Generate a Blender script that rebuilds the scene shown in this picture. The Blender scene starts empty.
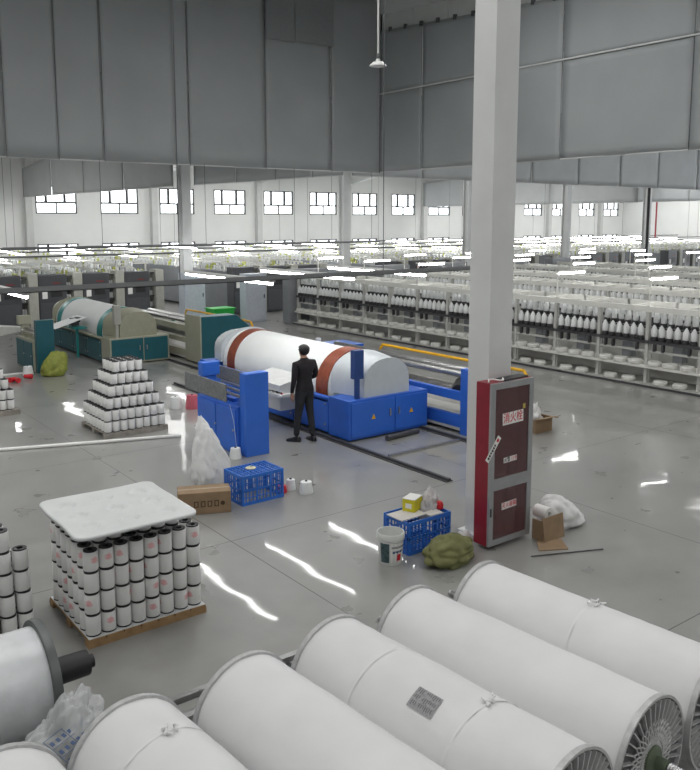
import bpy, bmesh, math, random
from mathutils import Vector, Matrix, noise
random.seed(7)
scene = bpy.context.scene
COL = scene.collection
PI = math.pi

# ------------------------------------------------------------------ camera
F_PX, CAM_H, HORIZON = 824.0, 3.9, 115.0
yaw, pit = math.radians(37.4), math.atan(HORIZON / F_PX)
fw = Vector((math.sin(yaw) * math.cos(pit), math.cos(yaw) * math.cos(pit), -math.sin(pit)))
rt = Vector((math.cos(yaw), -math.sin(yaw), 0))
up = rt.cross(fw)
cam_data = bpy.data.cameras.new('camera')
cam = bpy.data.objects.new('camera', cam_data)
COL.objects.link(cam)
cam_data.sensor_fit = 'HORIZONTAL'
cam_data.sensor_width = 36.0
cam_data.lens = F_PX * 36.0 / 700.0
cam_data.shift_y = -50.0 / 700.0
cam_data.clip_end = 300
m = Matrix((rt, up, -fw)).transposed().to_4x4()
m.translation = (0, 0, CAM_H)
cam.matrix_world = m
scene.camera = cam

# ------------------------------------------------------------------ world + view
w = bpy.data.worlds.new('world')
scene.world = w
w.use_nodes = True
w.node_tree.nodes['Background'].inputs[0].default_value = (0.93, 0.97, 1.0, 1)
w.node_tree.nodes['Background'].inputs[1].default_value = 4.5
vs = scene.view_settings
vs.view_transform = 'Standard'
vs.look = 'None'
vs.gamma = 1.0
vs.use_curve_mapping = False
vs.exposure = 0.0

# ------------------------------------------------------------------ soft area lamps added under the unseen roof as fill light
def area(name, loc, sx, sy, power, col=(1, 0.99, 0.97)):
    l = bpy.data.lights.new(name, 'AREA')
    l.shape = 'RECTANGLE'
    l.size, l.size_y, l.energy, l.color = sx, sy, power, col
    o = bpy.data.objects.new(name, l)
    o.location = loc
    COL.objects.link(o)
    return o
HIGH_P, LOW_P = 250.0, 900.0
FILL_HIGH = [(x, y) for x in (-4, 3.5, 11, 18.5) for y in (-6, 7, 17)]
FILL_RIGHT = [(x, y) for x in (29, 43) for y in (4, 20)]
FILL_LOW = [(x, 41) for x in (20, 30, 40, 50, 60, 70)]
for x, y in FILL_HIGH: area('roof_fill', (x, y, 10.35 + 0.055 * (y + 12)), 1.6, 6, HIGH_P)
for x, y in FILL_RIGHT: area('roof_fill', (x, y, 10.35 + 0.055 * (y + 12)), 2.0, 8, HIGH_P)
area('roof_fill', (6.5, 44, 8.1), 4.0, 12, LOW_P)  # extra lamp added to brighten the left end of the low bay
for x, y in FILL_LOW: area('roof_fill', (x, y, 8.2), 5.0, 17, LOW_P * 1.25)

# ================================================================== helpers
MATS = {}
def mat(name, col, rough=0.5, metal=0.0, var=0.06, scale=8.0, bump=0.0, bscale=40.0, spec=0.5, coat=0.0):
    if name in MATS: return MATS[name]
    mt = bpy.data.materials.new(name); mt.use_nodes = True
    nt = mt.node_tree; b = nt.nodes['Principled BSDF']
    b.inputs['Roughness'].default_value = rough
    b.inputs['Metallic'].default_value = metal
    b.inputs['Specular IOR Level'].default_value = spec
    b.inputs['Coat Weight'].default_value = coat
    tc = nt.nodes.new('ShaderNodeTexCoord')
    nz = nt.nodes.new('ShaderNodeTexNoise'); nz.inputs['Scale'].default_value = scale; nz.inputs['Detail'].default_value = 3
    nt.links.new(tc.outputs['Object'], nz.inputs['Vector'])
    rp = nt.nodes.new('ShaderNodeValToRGB')
    rp.color_ramp.elements[0].position, rp.color_ramp.elements[1].position = 0.3, 0.7
    lo = [max(0, c * (1 - var)) for c in col]; hi = [min(1, c * (1 + var)) for c in col]
    rp.color_ramp.elements[0].color = (*lo, 1); rp.color_ramp.elements[1].color = (*hi, 1)
    nt.links.new(nz.outputs['Fac'], rp.inputs['Fac'])
    nt.links.new(rp.outputs['Color'], b.inputs['Base Color'])
    if bump > 0:
        n2 = nt.nodes.new('ShaderNodeTexNoise'); n2.inputs['Scale'].default_value = bscale; n2.inputs['Detail'].default_value = 4
        nt.links.new(tc.outputs['Object'], n2.inputs['Vector'])
        bp = nt.nodes.new('ShaderNodeBump'); bp.inputs['Strength'].default_value = bump; bp.inputs['Distance'].default_value = 0.02
        nt.links.new(n2.outputs['Fac'], bp.inputs['Height'])
        nt.links.new(bp.outputs['Normal'], b.inputs['Normal'])
    MATS[name] = mt
    return mt
def srgb(r, g, b):
    f = lambda c: c / 12.92 if c <= 0.04045 else ((c + 0.055) / 1.055) ** 2.4
    return (f(r / 255), f(g / 255), f(b / 255))
def emit(name, col, s):
    mt = bpy.data.materials.new(name); mt.use_nodes = True
    b = mt.node_tree.nodes['Principled BSDF']
    b.inputs['Base Color'].default_value = (0.9, 0.9, 0.9, 1)
    b.inputs['Emission Color'].default_value = (*col, 1)
    b.inputs['Emission Strength'].default_value = s
    MATS[name] = mt
    return mt
def clear(name, col, amount, rough=0.05):
    """thin clear sheet: part see-through, part glossy"""
    mt = bpy.data.materials.new(name); mt.use_nodes = True
    nt = mt.node_tree; b = nt.nodes['Principled BSDF']; out = nt.nodes['Material Output']
    b.inputs['Base Color'].default_value = (*col, 1); b.inputs['Roughness'].default_value = rough
    t = nt.nodes.new('ShaderNodeBsdfTransparent'); mx = nt.nodes.new('ShaderNodeMixShader')
    mx.inputs[0].default_value = amount
    nt.links.new(b.outputs[0], mx.inputs[1]); nt.links.new(t.outputs[0], mx.inputs[2])
    nt.links.new(mx.outputs[0], out.inputs['Surface'])
    MATS[name] = mt
    return mt

class MB:
    def __init__(s): s.v, s.f, s.mi, s.cur = [], [], [], 0
    def add(s, vs_, fs_, M=None):
        o = len(s.v)
        s.v += [tuple(M @ Vector(p)) if M is not None else tuple(p) for p in vs_]
        s.f += [tuple(i + o for i in f) for f in fs_]; s.mi += [s.cur] * len(fs_)
        return s
    def box(s, x0, x1, y0, y1, z0, z1, M=None):
        return s.add([(x0,y0,z0),(x1,y0,z0),(x1,y1,z0),(x0,y1,z0),(x0,y0,z1),(x1,y0,z1),(x1,y1,z1),(x0,y1,z1)],
              [(3,2,1,0),(4,5,6,7),(0,1,5,4),(1,2,6,5),(2,3,7,6),(3,0,4,7)], M)
    def cyl(s, p0, p1, r0, r1=None, n=16, caps=True):
        r1 = r0 if r1 is None else r1
        p0, p1 = Vector(p0), Vector(p1); d = (p1 - p0).normalized()
        a = d.orthogonal().normalized(); b = d.cross(a)
        vs_ = []
        for p, r in ((p0, r0), (p1, r1)):
            for k in range(n):
                t = 2 * PI * k / n
                vs_.append(p + a * math.cos(t) * r + b * math.sin(t) * r)
        fs_ = [(k, (k + 1) % n, n + (k + 1) % n, n + k) for k in range(n)]
        if caps: fs_ += [tuple(range(n - 1, -1, -1)), tuple(range(n, 2 * n))]
        return s.add(vs_, fs_)
    def path(s, pts, r, n=8):
        for a, b in zip(pts[:-1], pts[1:]):
            if (Vector(a) - Vector(b)).length > 1e-6: s.cyl(a, b, r, r, n)
        return s
    def lathe(s, prof, n=20, M=None, close=False):
        """prof: [(r, z)...] about z"""
        vs_, fs_ = [], []
        for r, z in prof:
            for k in range(n):
                t = 2 * PI * k / n
                vs_.append((r * math.cos(t), r * math.sin(t), z))
        m_ = len(prof)
        for i in range(m_ if close else m_ - 1):
            j = (i + 1) % m_
            for k in range(n):
                q = (k + 1) % n
                fs_.append((i * n + k, i * n + q, j * n + q, j * n + k))
        if not close:
            if prof[0][0] > 1e-5: fs_.append(tuple(range(n - 1, -1, -1)))
            if prof[-1][0] > 1e-5: fs_.append(tuple((m_ - 1) * n + k for k in range(n)))
        return s.add(vs_, fs_, M)
    def loft(s, rings, caps=True):
        n = len(rings[0]); vs_ = [p for r in rings for p in r]; fs_ = []
        for i in range(len(rings) - 1):
            for k in range(n):
                q = (k + 1) % n
                fs_.append((i * n + k, i * n + q, (i + 1) * n + q, (i + 1) * n + k))
        if caps: fs_ += [tuple(range(n - 1, -1, -1)), tuple(range((len(rings) - 1) * n, len(rings) * n))]
        return s.add(vs_, fs_)
    def prism(s, poly, y0, y1):
        """poly in (x, z), extruded along y"""
        return s.loft([[(x, y0, z) for x, z in poly], [(x, y1, z) for x, z in poly]])
    def build(s, name, mats, parent=None, loc=None, bevel=0.0, smooth=True, ang=35):
        me = bpy.data.meshes.new(name)
        me.from_pydata(s.v, [], s.f); me.update()
        bm = bmesh.new(); bm.from_mesh(me); bmesh.ops.recalc_face_normals(bm, faces=bm.faces); bm.to_mesh(me); bm.free()
        for mm in (mats if isinstance(mats, (list, tuple)) else [mats]): me.materials.append(mm)
        me.polygons.foreach_set('material_index', s.mi)
        if smooth:
            me.polygons.foreach_set('use_smooth', [True] * len(me.polygons))
            me.set_sharp_from_angle(angle=math.radians(ang))
        return link(name, me, parent, loc, bevel)
def link(name, me, parent=None, loc=None, bevel=0.0):
    o = bpy.data.objects.new(name, me); COL.objects.link(o)
    if parent: o.parent = parent
    if loc is not None: o.location = loc
    if bevel:
        md = o.modifiers.new('bevel', 'BEVEL'); md.width = bevel; md.segments = 2; md.limit_method = 'ANGLE'
    return o
def tag(o, label=None, cat=None, group=None, kind=None):
    if label: o['label'] = label
    if cat: o['category'] = cat
    if group: o['group'] = group
    if kind: o['kind'] = kind
    return o
def empty(name, loc, label, cat, group=None, rz=0.0):
    o = bpy.data.objects.new(name, None); COL.objects.link(o)
    o.location = loc; o.rotation_euler = (0, 0, rz); o.empty_display_size = 0.1
    return tag(o, label, cat, group)
KIDS = {}
def dup(root, loc, rot=None, label=None, group=None):
    if root not in KIDS: KIDS[root] = list(root.children)
    r = root.copy(); COL.objects.link(r); r.location = loc
    if rot is not None: r.rotation_euler = rot
    if label: r['label'] = label
    if group: r['group'] = group
    for ch in KIDS[root]:
        c = ch.copy(); COL.objects.link(c); c.parent = r
        for g in ch.children:
            d = g.copy(); COL.objects.link(d); d.parent = c
    return r
def struct(o, label=None, cat=None):
    o['kind'] = 'structure'
    if label: o['label'] = label
    if cat: o['category'] = cat
    return o
def box_obj(name, x0, x1, y0, y1, z0, z1, mt, parent=None, bevel=0.0, loc=None):
    return MB().box(x0, x1, y0, y1, z0, z1).build(name, mt, parent, loc, bevel, smooth=False)
def text_mesh(name, body, size, mt, parent, M, depth=0.0008, xs=1.0):
    cu = bpy.data.curves.new(name, 'FONT'); cu.body = body; cu.size = size; cu.extrude = depth
    cu.align_x = 'CENTER'; cu.align_y = 'CENTER'; cu.resolution_u = 3; cu.offset = size * .008
    t = bpy.data.objects.new(name, cu); COL.objects.link(t)
    dg = bpy.context.evaluated_depsgraph_get()
    me = bpy.data.meshes.new_from_object(t.evaluated_get(dg)); me.name = name
    bpy.data.objects.remove(t); bpy.data.curves.remove(cu)
    me.transform(Matrix.Diagonal((xs, 1, 1, 1))); me.transform(M)
    me.materials.clear(); me.materials.append(mt)
    return link(name, me, parent)

# ------------------------------------------------------------------ materials
def floor_mat():
    mt = bpy.data.materials.new('polished_concrete'); mt.use_nodes = True
    nt = mt.node_tree; b = nt.nodes['Principled BSDF']; L = nt.links.new
    tc = nt.nodes.new('ShaderNodeTexCoord')
    def nz(sc, det, vec=None, dist=0.0):
        n = nt.nodes.new('ShaderNodeTexNoise'); n.inputs['Scale'].default_value = sc; n.inputs['Detail'].default_value = det
        n.inputs['Distortion'].default_value = dist
        L(vec or tc.outputs['Object'], n.inputs['Vector']); return n
    a = nz(0.35, 5); c = nz(2.2, 6)
    mx = nt.nodes.new('ShaderNodeMix'); mx.data_type = 'FLOAT'; mx.inputs[0].default_value = 0.5
    L(a.outputs['Fac'], mx.inputs[2]); L(c.outputs['Fac'], mx.inputs[3])
    rp = nt.nodes.new('ShaderNodeValToRGB')
    rp.color_ramp.elements[0].position, rp.color_ramp.elements[1].position = 0.32, 0.68
    rp.color_ramp.elements[0].color = (0.225, 0.225, 0.214, 1); rp.color_ramp.elements[1].color = (0.32, 0.32, 0.308, 1)
    L(mx.outputs[0], rp.inputs['Fac'])
    # saw-cut joints, 6 m grid
    sp = nt.nodes.new('ShaderNodeSeparateXYZ'); L(tc.outputs['Object'], sp.inputs[0])
    def joint(sock, off):
        ad = nt.nodes.new('ShaderNodeMath'); ad.operation = 'ADD'; ad.inputs[1].default_value = off + 600; L(sock, ad.inputs[0])
        md = nt.nodes.new('ShaderNodeMath'); md.operation = 'MODULO'; md.inputs[1].default_value = 4.5; L(ad.outputs[0], md.inputs[0])
        lt = nt.nodes.new('ShaderNodeMath'); lt.operation = 'LESS_THAN'; lt.inputs[1].default_value = 0.012; L(md.outputs[0], lt.inputs[0])
        return lt
    j1, j2 = joint(sp.outputs['X'], -1.7), joint(sp.outputs['Y'], -1.05)
    jm = nt.nodes.new('ShaderNodeMath'); jm.operation = 'MAXIMUM'; L(j1.outputs[0], jm.inputs[0]); L(j2.outputs[0], jm.inputs[1])
    cm = nt.nodes.new('ShaderNodeMix'); cm.data_type = 'RGBA'; cm.inputs[7].default_value = (0.07, 0.07, 0.065, 1)
    L(jm.outputs[0], cm.inputs[0]); L(rp.outputs['Color'], cm.inputs[6]); L(cm.outputs[2], b.inputs['Base Color'])
    rr = nt.nodes.new('ShaderNodeMapRange'); rr.inputs['From Min'].default_value = 0.3; rr.inputs['From Max'].default_value = 0.7
    rr.inputs['To Min'].default_value = 0.26; rr.inputs['To Max'].default_value = 0.42
    L(c.outputs['Fac'], rr.inputs['Value']); L(rr.outputs[0], b.inputs['Roughness'])
    h = nz(0.9, 0); bp = nt.nodes.new('ShaderNodeBump'); bp.inputs['Strength'].default_value = 0.35; bp.inputs['Distance'].default_value = 0.012
    L(h.outputs['Fac'], bp.inputs['Height']); L(bp.outputs['Normal'], b.inputs['Normal'])
    b.inputs['Specular IOR Level'].default_value = 0.5
    b.inputs['Coat Weight'].default_value = 0.5; b.inputs['Coat Roughness'].default_value = 0.05
    h2 = nz(1.9, 0); b2 = nt.nodes.new('ShaderNodeBump'); b2.inputs['Strength'].default_value = 0.45; b2.inputs['Distance'].default_value = 0.008
    L(h2.outputs['Fac'], b2.inputs['Height']); L(b2.outputs['Normal'], b.inputs['Coat Normal'])
    return mt
def spool_mat():
    """white yarn with a faint red stamp on one side"""
    mt = bpy.data.materials.new('spool_white'); mt.use_nodes = True
    nt = mt.node_tree; b = nt.nodes['Principled BSDF']; L = nt.links.new
    tc = nt.nodes.new('ShaderNodeTexCoord')
    vm = nt.nodes.new('ShaderNodeVectorMath'); vm.operation = 'DISTANCE'; vm.inputs[1].default_value = (0.07, 0, 0.12)
    L(tc.outputs['Object'], vm.inputs[0])
    nz = nt.nodes.new('ShaderNodeTexNoise'); nz.inputs['Scale'].default_value = 45; L(tc.outputs['Object'], nz.inputs['Vector'])
    ad = nt.nodes.new('ShaderNodeMath'); ad.operation = 'MULTIPLY_ADD'; ad.inputs[1].default_value = 0.07; L(nz.outputs['Fac'], ad.inputs[0]); L(vm.outputs['Value'], ad.inputs[2])
    rp = nt.nodes.new('ShaderNodeMapRange'); rp.inputs['From Min'].default_value = 0.072; rp.inputs['From Max'].default_value = 0.055
    rp.inputs['To Min'].default_value = 0; rp.inputs['To Max'].default_value = 0.75
    L(ad.outputs[0], rp.inputs['Value'])
    cm = nt.nodes.new('ShaderNodeMix'); cm.data_type = 'RGBA'
    cm.inputs[6].default_value = (0.76, 0.76, 0.75, 1); cm.inputs[7].default_value = (0.75, 0.3, 0.32, 1)
    L(rp.outputs[0], cm.inputs[0]); L(cm.outputs[2], b.inputs['Base Color']); b.inputs['Roughness'].default_value = 0.7
    return mt
M_FLOOR = floor_mat()
M_SPOOL = spool_mat()
M_WALL = mat('wall_sheet', (0.80, 0.81, 0.80), 0.6, var=0.03, scale=0.6)
M_WHITE_STEEL = mat('white_painted_steel', (0.62, 0.63, 0.62), 0.45, var=0.04, scale=2, bump=0.02)
M_COLUMN = mat('column_paint', (0.66, 0.67, 0.67), 0.5, var=0.05, scale=1.5, bump=0.02)
M_CURTAIN = mat('grey_tarpaulin', (0.345, 0.368, 0.375), 0.55, var=0.06, scale=0.5, bump=0.25, bscale=1.2)
M_CURTAIN2 = mat('pale_grey_tarpaulin', (0.42, 0.435, 0.44), 0.6, var=0.05, scale=0.9, bump=0.1, bscale=3)
M_PATCH = mat('dark_tarpaulin', (0.255, 0.272, 0.277), 0.6, var=0.05, bump=0.1, bscale=3)
M_CORD = mat('grey_cord', (0.09, 0.095, 0.1), 0.6)
M_ROOF = mat('roof_sheet', (0.42, 0.43, 0.43), 0.6, var=0.04, scale=1)
M_DKFRAME = mat('window_frame', (0.03, 0.033, 0.035), 0.4)
M_GLASS = clear('window_glass', (0.9, 0.95, 0.95), 0.92, 0.02)
M_STEEL = mat('bare_steel', (0.45, 0.45, 0.45), 0.3, 0.9, var=0.1, scale=12)
M_ALU = mat('cast_aluminium', (0.46, 0.465, 0.465), 0.42, 0.25, var=0.1, scale=30)
M_DARKSTEEL = mat('dark_steel', (0.07, 0.07, 0.075), 0.45, 0.3)
M_BLACK = mat('black_plastic', (0.018, 0.018, 0.02), 0.5)
M_BLUE = mat('blue_enamel', (0.028, 0.125, 0.56), 0.38, var=0.06, scale=3)
M_BLUE2 = mat('blue_enamel_door', (0.032, 0.145, 0.62), 0.36, var=0.05, scale=3)
M_TEAL = mat('teal_enamel', (0.012, 0.10, 0.125), 0.4, var=0.08, scale=3)
M_TEALBAND = mat('teal_band', (0.01, 0.22, 0.22), 0.4)
M_BEIGE = mat('beige_enamel', (0.36, 0.36, 0.28), 0.5, var=0.06, scale=3)
M_BAND = mat('brown_band', (0.24, 0.055, 0.025), 0.4, var=0.25, scale=9)
M_YARN = mat('white_yarn', (0.80, 0.82, 0.82), 0.75, var=0.02, scale=3, bump=0.05, bscale=60)
M_HOOD = mat('pale_guard', (0.55, 0.59, 0.62), 0.45, var=0.03)
M_YELLOW = mat('yellow_paint', (0.78, 0.42, 0.01), 0.4, var=0.05)
M_WRAP = mat('white_wrap', (0.70, 0.70, 0.705), 0.5, var=0.035, scale=2.5, bump=0.10, bscale=7)
M_TAPE = mat('clear_tape', (0.73, 0.73, 0.735), 0.4, var=0.03)
M_SILVERWRAP = mat('silver_film_wrap', (0.64, 0.66, 0.68), 0.32, 0.0, var=0.08, scale=6, bump=0.2, bscale=9)
M_RED = mat('red_enamel', (0.24, 0.012, 0.026), 0.4, var=0.08)
M_REDPLASTIC = mat('red_plastic', (0.6, 0.02, 0.03), 0.4)
M_CARD = mat('cardboard', (0.27, 0.185, 0.11), 0.85, var=0.12, scale=7, bump=0.05)
M_WOOD = mat('pallet_wood', (0.34, 0.215, 0.105), 0.8, var=0.2, scale=9, bump=0.15)
M_GREYWOOD = mat('weathered_wood', (0.27, 0.25, 0.22), 0.85, var=0.2, scale=9, bump=0.15)
M_FOAM = mat('white_tray_plastic', (0.66, 0.68, 0.68), 0.5, var=0.04, scale=5, bump=0.12, bscale=9)
M_SACK = mat('white_woven_sack', (0.66, 0.66, 0.66), 0.6, var=0.08, scale=9, bump=0.3, bscale=14)
M_OLIVE = mat('olive_woven_sack', (0.15, 0.155, 0.055), 0.7, var=0.2, scale=9, bump=0.35, bscale=12)
M_LIME = mat('yellow_green_sack', (0.24, 0.27, 0.05), 0.7, var=0.2, scale=9, bump=0.35, bscale=12)
M_CRATE = mat('blue_plastic', (0.025, 0.15, 0.58), 0.35, var=0.08)
M_GREENPL = mat('green_plastic', (0.02, 0.42, 0.06), 0.5)
M_POLY = clear('clear_polythene', (0.66, 0.68, 0.69), 0.55, 0.2)
M_TUBE = emit('lit_tube', (1.0, 1.0, 0.98), 26.0)
M_MACH = mat('machine_dark_grey', (0.055, 0.058, 0.065), 0.45, var=0.1, scale=3)
M_MACHL = mat('machine_grey', (0.20, 0.21, 0.225), 0.5, var=0.06, scale=3)
M_PANELBEIGE = mat('machine_beige', (0.38, 0.38, 0.34), 0.5, var=0.05)
M_PALECAB = mat('pale_blue_cabinet', (0.42, 0.46, 0.52), 0.5, var=0.04)
M_CREEL = mat('creel_cream_paint', (0.72, 0.72, 0.68), 0.5, var=0.05, scale=3)
M_CREELG = mat('creel_grey_paint', (0.50, 0.50, 0.48), 0.5, var=0.06, scale=3)
M_SKIN = mat('skin', (0.42, 0.24, 0.17), 0.55, var=0.06)
M_SHIRT = mat('black_cotton', (0.016, 0.013, 0.016), 0.85, var=0.2, bump=0.3, bscale=14)
M_TROUSER = mat('black_trousers', (0.020, 0.021, 0.024), 0.8, var=0.2, bump=0.3, bscale=12)
M_HAIR = mat('black_hair', (0.012, 0.011, 0.012), 0.5, bump=0.4, bscale=80)
M_SHOE = mat('black_leather', (0.012, 0.012, 0.013), 0.35)
M_PAPER = mat('white_sticker', (0.78, 0.78, 0.76), 0.6, var=0.02)
M_INKRED = mat('red_print', (0.5, 0.01, 0.03), 0.6)
M_INK = mat('black_print', (0.02, 0.02, 0.025), 0.6)
M_INKGREY = mat('grey_print', (0.30, 0.30, 0.31), 0.6, var=0.25, scale=60)
M_INKBLUE = mat('blue_print', (0.05, 0.09, 0.2), 0.6)
M_BROWNINK = mat('brown_print', (0.06, 0.035, 0.02), 0.8)

# ================================================================== setting
box_obj('floor', -10, 76, -12, 52.3, -0.2, 0, M_FLOOR); struct(bpy.data.objects['floor'])

WY = 51.5
win_x = [16.74 + 4.017 * k for k in range(15)]
xs = sorted(set([-10, 76] + [c - 1.25 for c in win_x] + [c + 1.25 for c in win_x]))
zs = [0, 0.75, 2.44, 4.29, 5.98, 8.4]
wb = MB()
for i in range(len(xs) - 1):
    for j in range(len(zs) - 1):
        cxm = (xs[i] + xs[i + 1]) / 2
        if j in (1, 3) and any(abs(cxm - c) < 1 for c in win_x): continue
        wb.box(xs[i], xs[i + 1], WY, WY + 0.25, zs[j], zs[j + 1])
struct(wb.build('wall_back', M_WALL, smooth=False))
# windows: dark frames, three casements over two fixed lights
def win_frame():
    b = MB(); W, Hh, t = 1.25, 1.69, 0.07
    b.box(-W, W, 0, .12, 0, t).box(-W, W, 0, .12, Hh - t, Hh).box(-W, -W + t, 0, .12, 0, Hh).box(W - t, W, 0, .12, 0, Hh)
    b.box(-W, W, -.01, .12, .62, .62 + .11)
    for x in (-.62, .52): b.box(x - .07, x + .07, -.01, .12, .66, Hh)
    b.box(-.035, .035, -.01, .12, 0, .66)
    return b
wf = win_frame().build('frame_mesh', M_DKFRAME, smooth=False); wfm = wf.data; bpy.data.objects.remove(wf)
def pane_mesh(w_, h_):
    o = MB().box(-w_ / 2, w_ / 2, .05, .06, 0, h_).build('pane', M_GLASS, smooth=False); me = o.data; bpy.data.objects.remove(o); return me
panes = [(pane_mesh(.55, .95), -.92, .71), (pane_mesh(1.08, .95), -.05, .71), (pane_mesh(.65, .95), .88, .71), (pane_mesh(1.16, .58), -.62, .05), (pane_mesh(1.16, .58), .62, .05)]
n = 0
for z in (4.29, 0.75):
    for c in win_x:
        n += 1
        o = link('window_%d' % n, wfm, None, (c, WY - 0.02, z)); struct(o)
        for me, dx, dz in panes: link('pane', me, o, (dx, 0, dz))
# pilasters on the wall
k = 0
for x in [15 + 8 * i for i in range(8)]:
    k += 1
    struct(box_obj('trim_%d' % k, x - .2, x + .2, WY - .38, WY - .005, 0, 8.2, M_WHITE_STEEL))
struct(box_obj('wall_right', 75.3, 75.6, 20, 52, 0, 12.0, M_WALL))
struct(box_obj('wall_left', -10.3, -10, -12, 52.2, 0, 13.0, M_WALL))
struct(box_obj('wall_front', -10, 76, -12.3, -12, 0, 12.0, M_WALL))
struct(box_obj('wall_upper', -10, 76, 30.75, 30.95, 9.0, 13.2, M_WALL))
# roofs
def roof(name, y0, z0, y1, z1, t=.1):
    b = MB(); b.loft([[(-10, y0, z0), (-10, y1, z1), (-10, y1, z1 + t), (-10, y0, z0 + t)], [(76, y0, z0), (76, y1, z1), (76, y1, z1 + t), (76, y0, z0 + t)]])
    return struct(b.build(name, M_ROOF, smooth=False))
rf = roof('ceiling', -12, 10.9, 30.9, 13.25); roof('ceiling_low', 30.7, 9.25, 52.25, 7.85)
sk = 0  # frames made up to go with the added roof lamps, out of view
for lst, wd, ln, low in ((FILL_HIGH, 1.6, 6, 0), (FILL_RIGHT, 2.0, 8, 0), (FILL_LOW, 5.0, 17, 1)):
    for x, y in lst:
        fz = (lambda yy: 9.25 - 0.065 * (yy - 30.7)) if low else (lambda yy: 10.9 + 0.0548 * (yy + 12))
        b = MB(); y0, y1 = y - ln / 2, y + ln / 2
        for xx in (x - wd / 2 - .08, x + wd / 2):
            b.loft([[(xx, y0, fz(y0) - .12), (xx + .08, y0, fz(y0) - .12), (xx + .08, y0, fz(y0) - .01), (xx, y0, fz(y0) - .01)], [(xx, y1, fz(y1) - .12), (xx + .08, y1, fz(y1) - .12), (xx + .08, y1, fz(y1) - .01), (xx, y1, fz(y1) - .01)]])
        sk += 1; struct(b.build('trim_%d' % (20 + sk), M_WHITE_STEEL, smooth=False))
# rafters: high bay (frames at x = 7, 15, 23) and low bay haunched
def rafter(name, x, prof, wdt=.3):
    b = MB()   # prof: (y, zbottom, ztop)
    b.loft([[(x - wdt / 2, y, a), (x + wdt / 2, y, a), (x + wdt / 2, y, c), (x - wdt / 2, y, c)] for y, a, c in prof])
    for y in [p for p in range(int(prof[0][0]) + 1, int(prof[-1][0]), 2)]:
        for (ya, ba, ca), (yb, bb, cb) in zip(prof[:-1], prof[1:]):
            if ya <= y <= yb:
                t = (y - ya) / (yb - ya); b.box(x - wdt / 2 - .04, x + wdt / 2 + .04, y - .02, y + .02, ba + t * (bb - ba) - .02, ca + t * (cb - ca) - .02)
    return struct(b.build(name, M_WHITE_STEEL, smooth=False))
for i, x in enumerate((7.4, 23.25, 31, 39, 47)): rafter('trim_%d' % (60 + i), x, [(-11.9, 9.9, 10.6), (20.3, 11.36, 12.05), (28, 11.8, 12.5), (30.7, 11.95, 12.65)])
for i, x in enumerate([15 + 8 * q for q in range(6)]): rafter('trim_%d' % (70 + i), x, [(30.95, 8.5, 9.1), (47, 7.2, 7.95), (51.1, 6.5, 7.7)])
# purlins under the high roof
for i, y in enumerate((12, 15, 18, 21)):
    z = 10.9 + .0548 * (y + 12); struct(box_obj('trim_%d' % (80 + i), -10, 76, y - .05, y + .05, z - .3, z - .02, M_COLUMN))
# columns
def column(x, y, sx, sy, z1, label):
    b = MB().box(x, x + sx, y, y + sy, .04, z1)
    o = struct(b.build('column', M_COLUMN, smooth=False), label, 'column')
    box_obj('base_plate', x - .07, x + sx + .07, y - .03, y + sy + .07, 0, .04, M_COLUMN, o)
    return o
column(7.2, 6.69, .39, .34, 11.0, 'tall light grey steel column behind the red fire cabinet')
for q, x in enumerate((15, 23, 31, 39, 47, 55)):
    lab = ['slim steel column behind the teal warping machine', 'slim steel column behind the blue warping machine', 'slim far steel column beside the near grey column', 'slim far steel column above the white yarn frames', 'slim far steel column beside the dark downpipe', 'slim far steel column right of the dark downpipe'][q]
    b = MB(); s_ = .19
    b.box(x - s_, x + s_, 30.5 - s_, 30.5 - s_ + .04, .04, 8.9).box(x - s_, x + s_, 30.5 + s_ - .04, 30.5 + s_, .04, 8.9).box(x - .1, x + .1, 30.5 - s_ + .04, 30.5 + s_ - .04, .04, 8.9)
    o = struct(b.build('column', M_COLUMN, smooth=False), lab, 'column')
    box_obj('base_plate', x - .3, x + .3, 30.2, 30.8, 0, .04, M_COLUMN, o)
# downpipe + fire pipe by the far wall
tag(MB().cyl((45.75, 29.6, 0), (45.75, 29.6, 5.85), .09, n=12).build('downpipe', M_BLACK), 'black vertical downpipe in the far hall beside a slim column', 'pipe')
tag(MB().cyl((64.9, 41.2, 0), (64.9, 41.2, 8.2), .07, n=10).build('fire_pipe', M_RED), 'thin dark red vertical fire pipe near the far wall', 'pipe')

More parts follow.
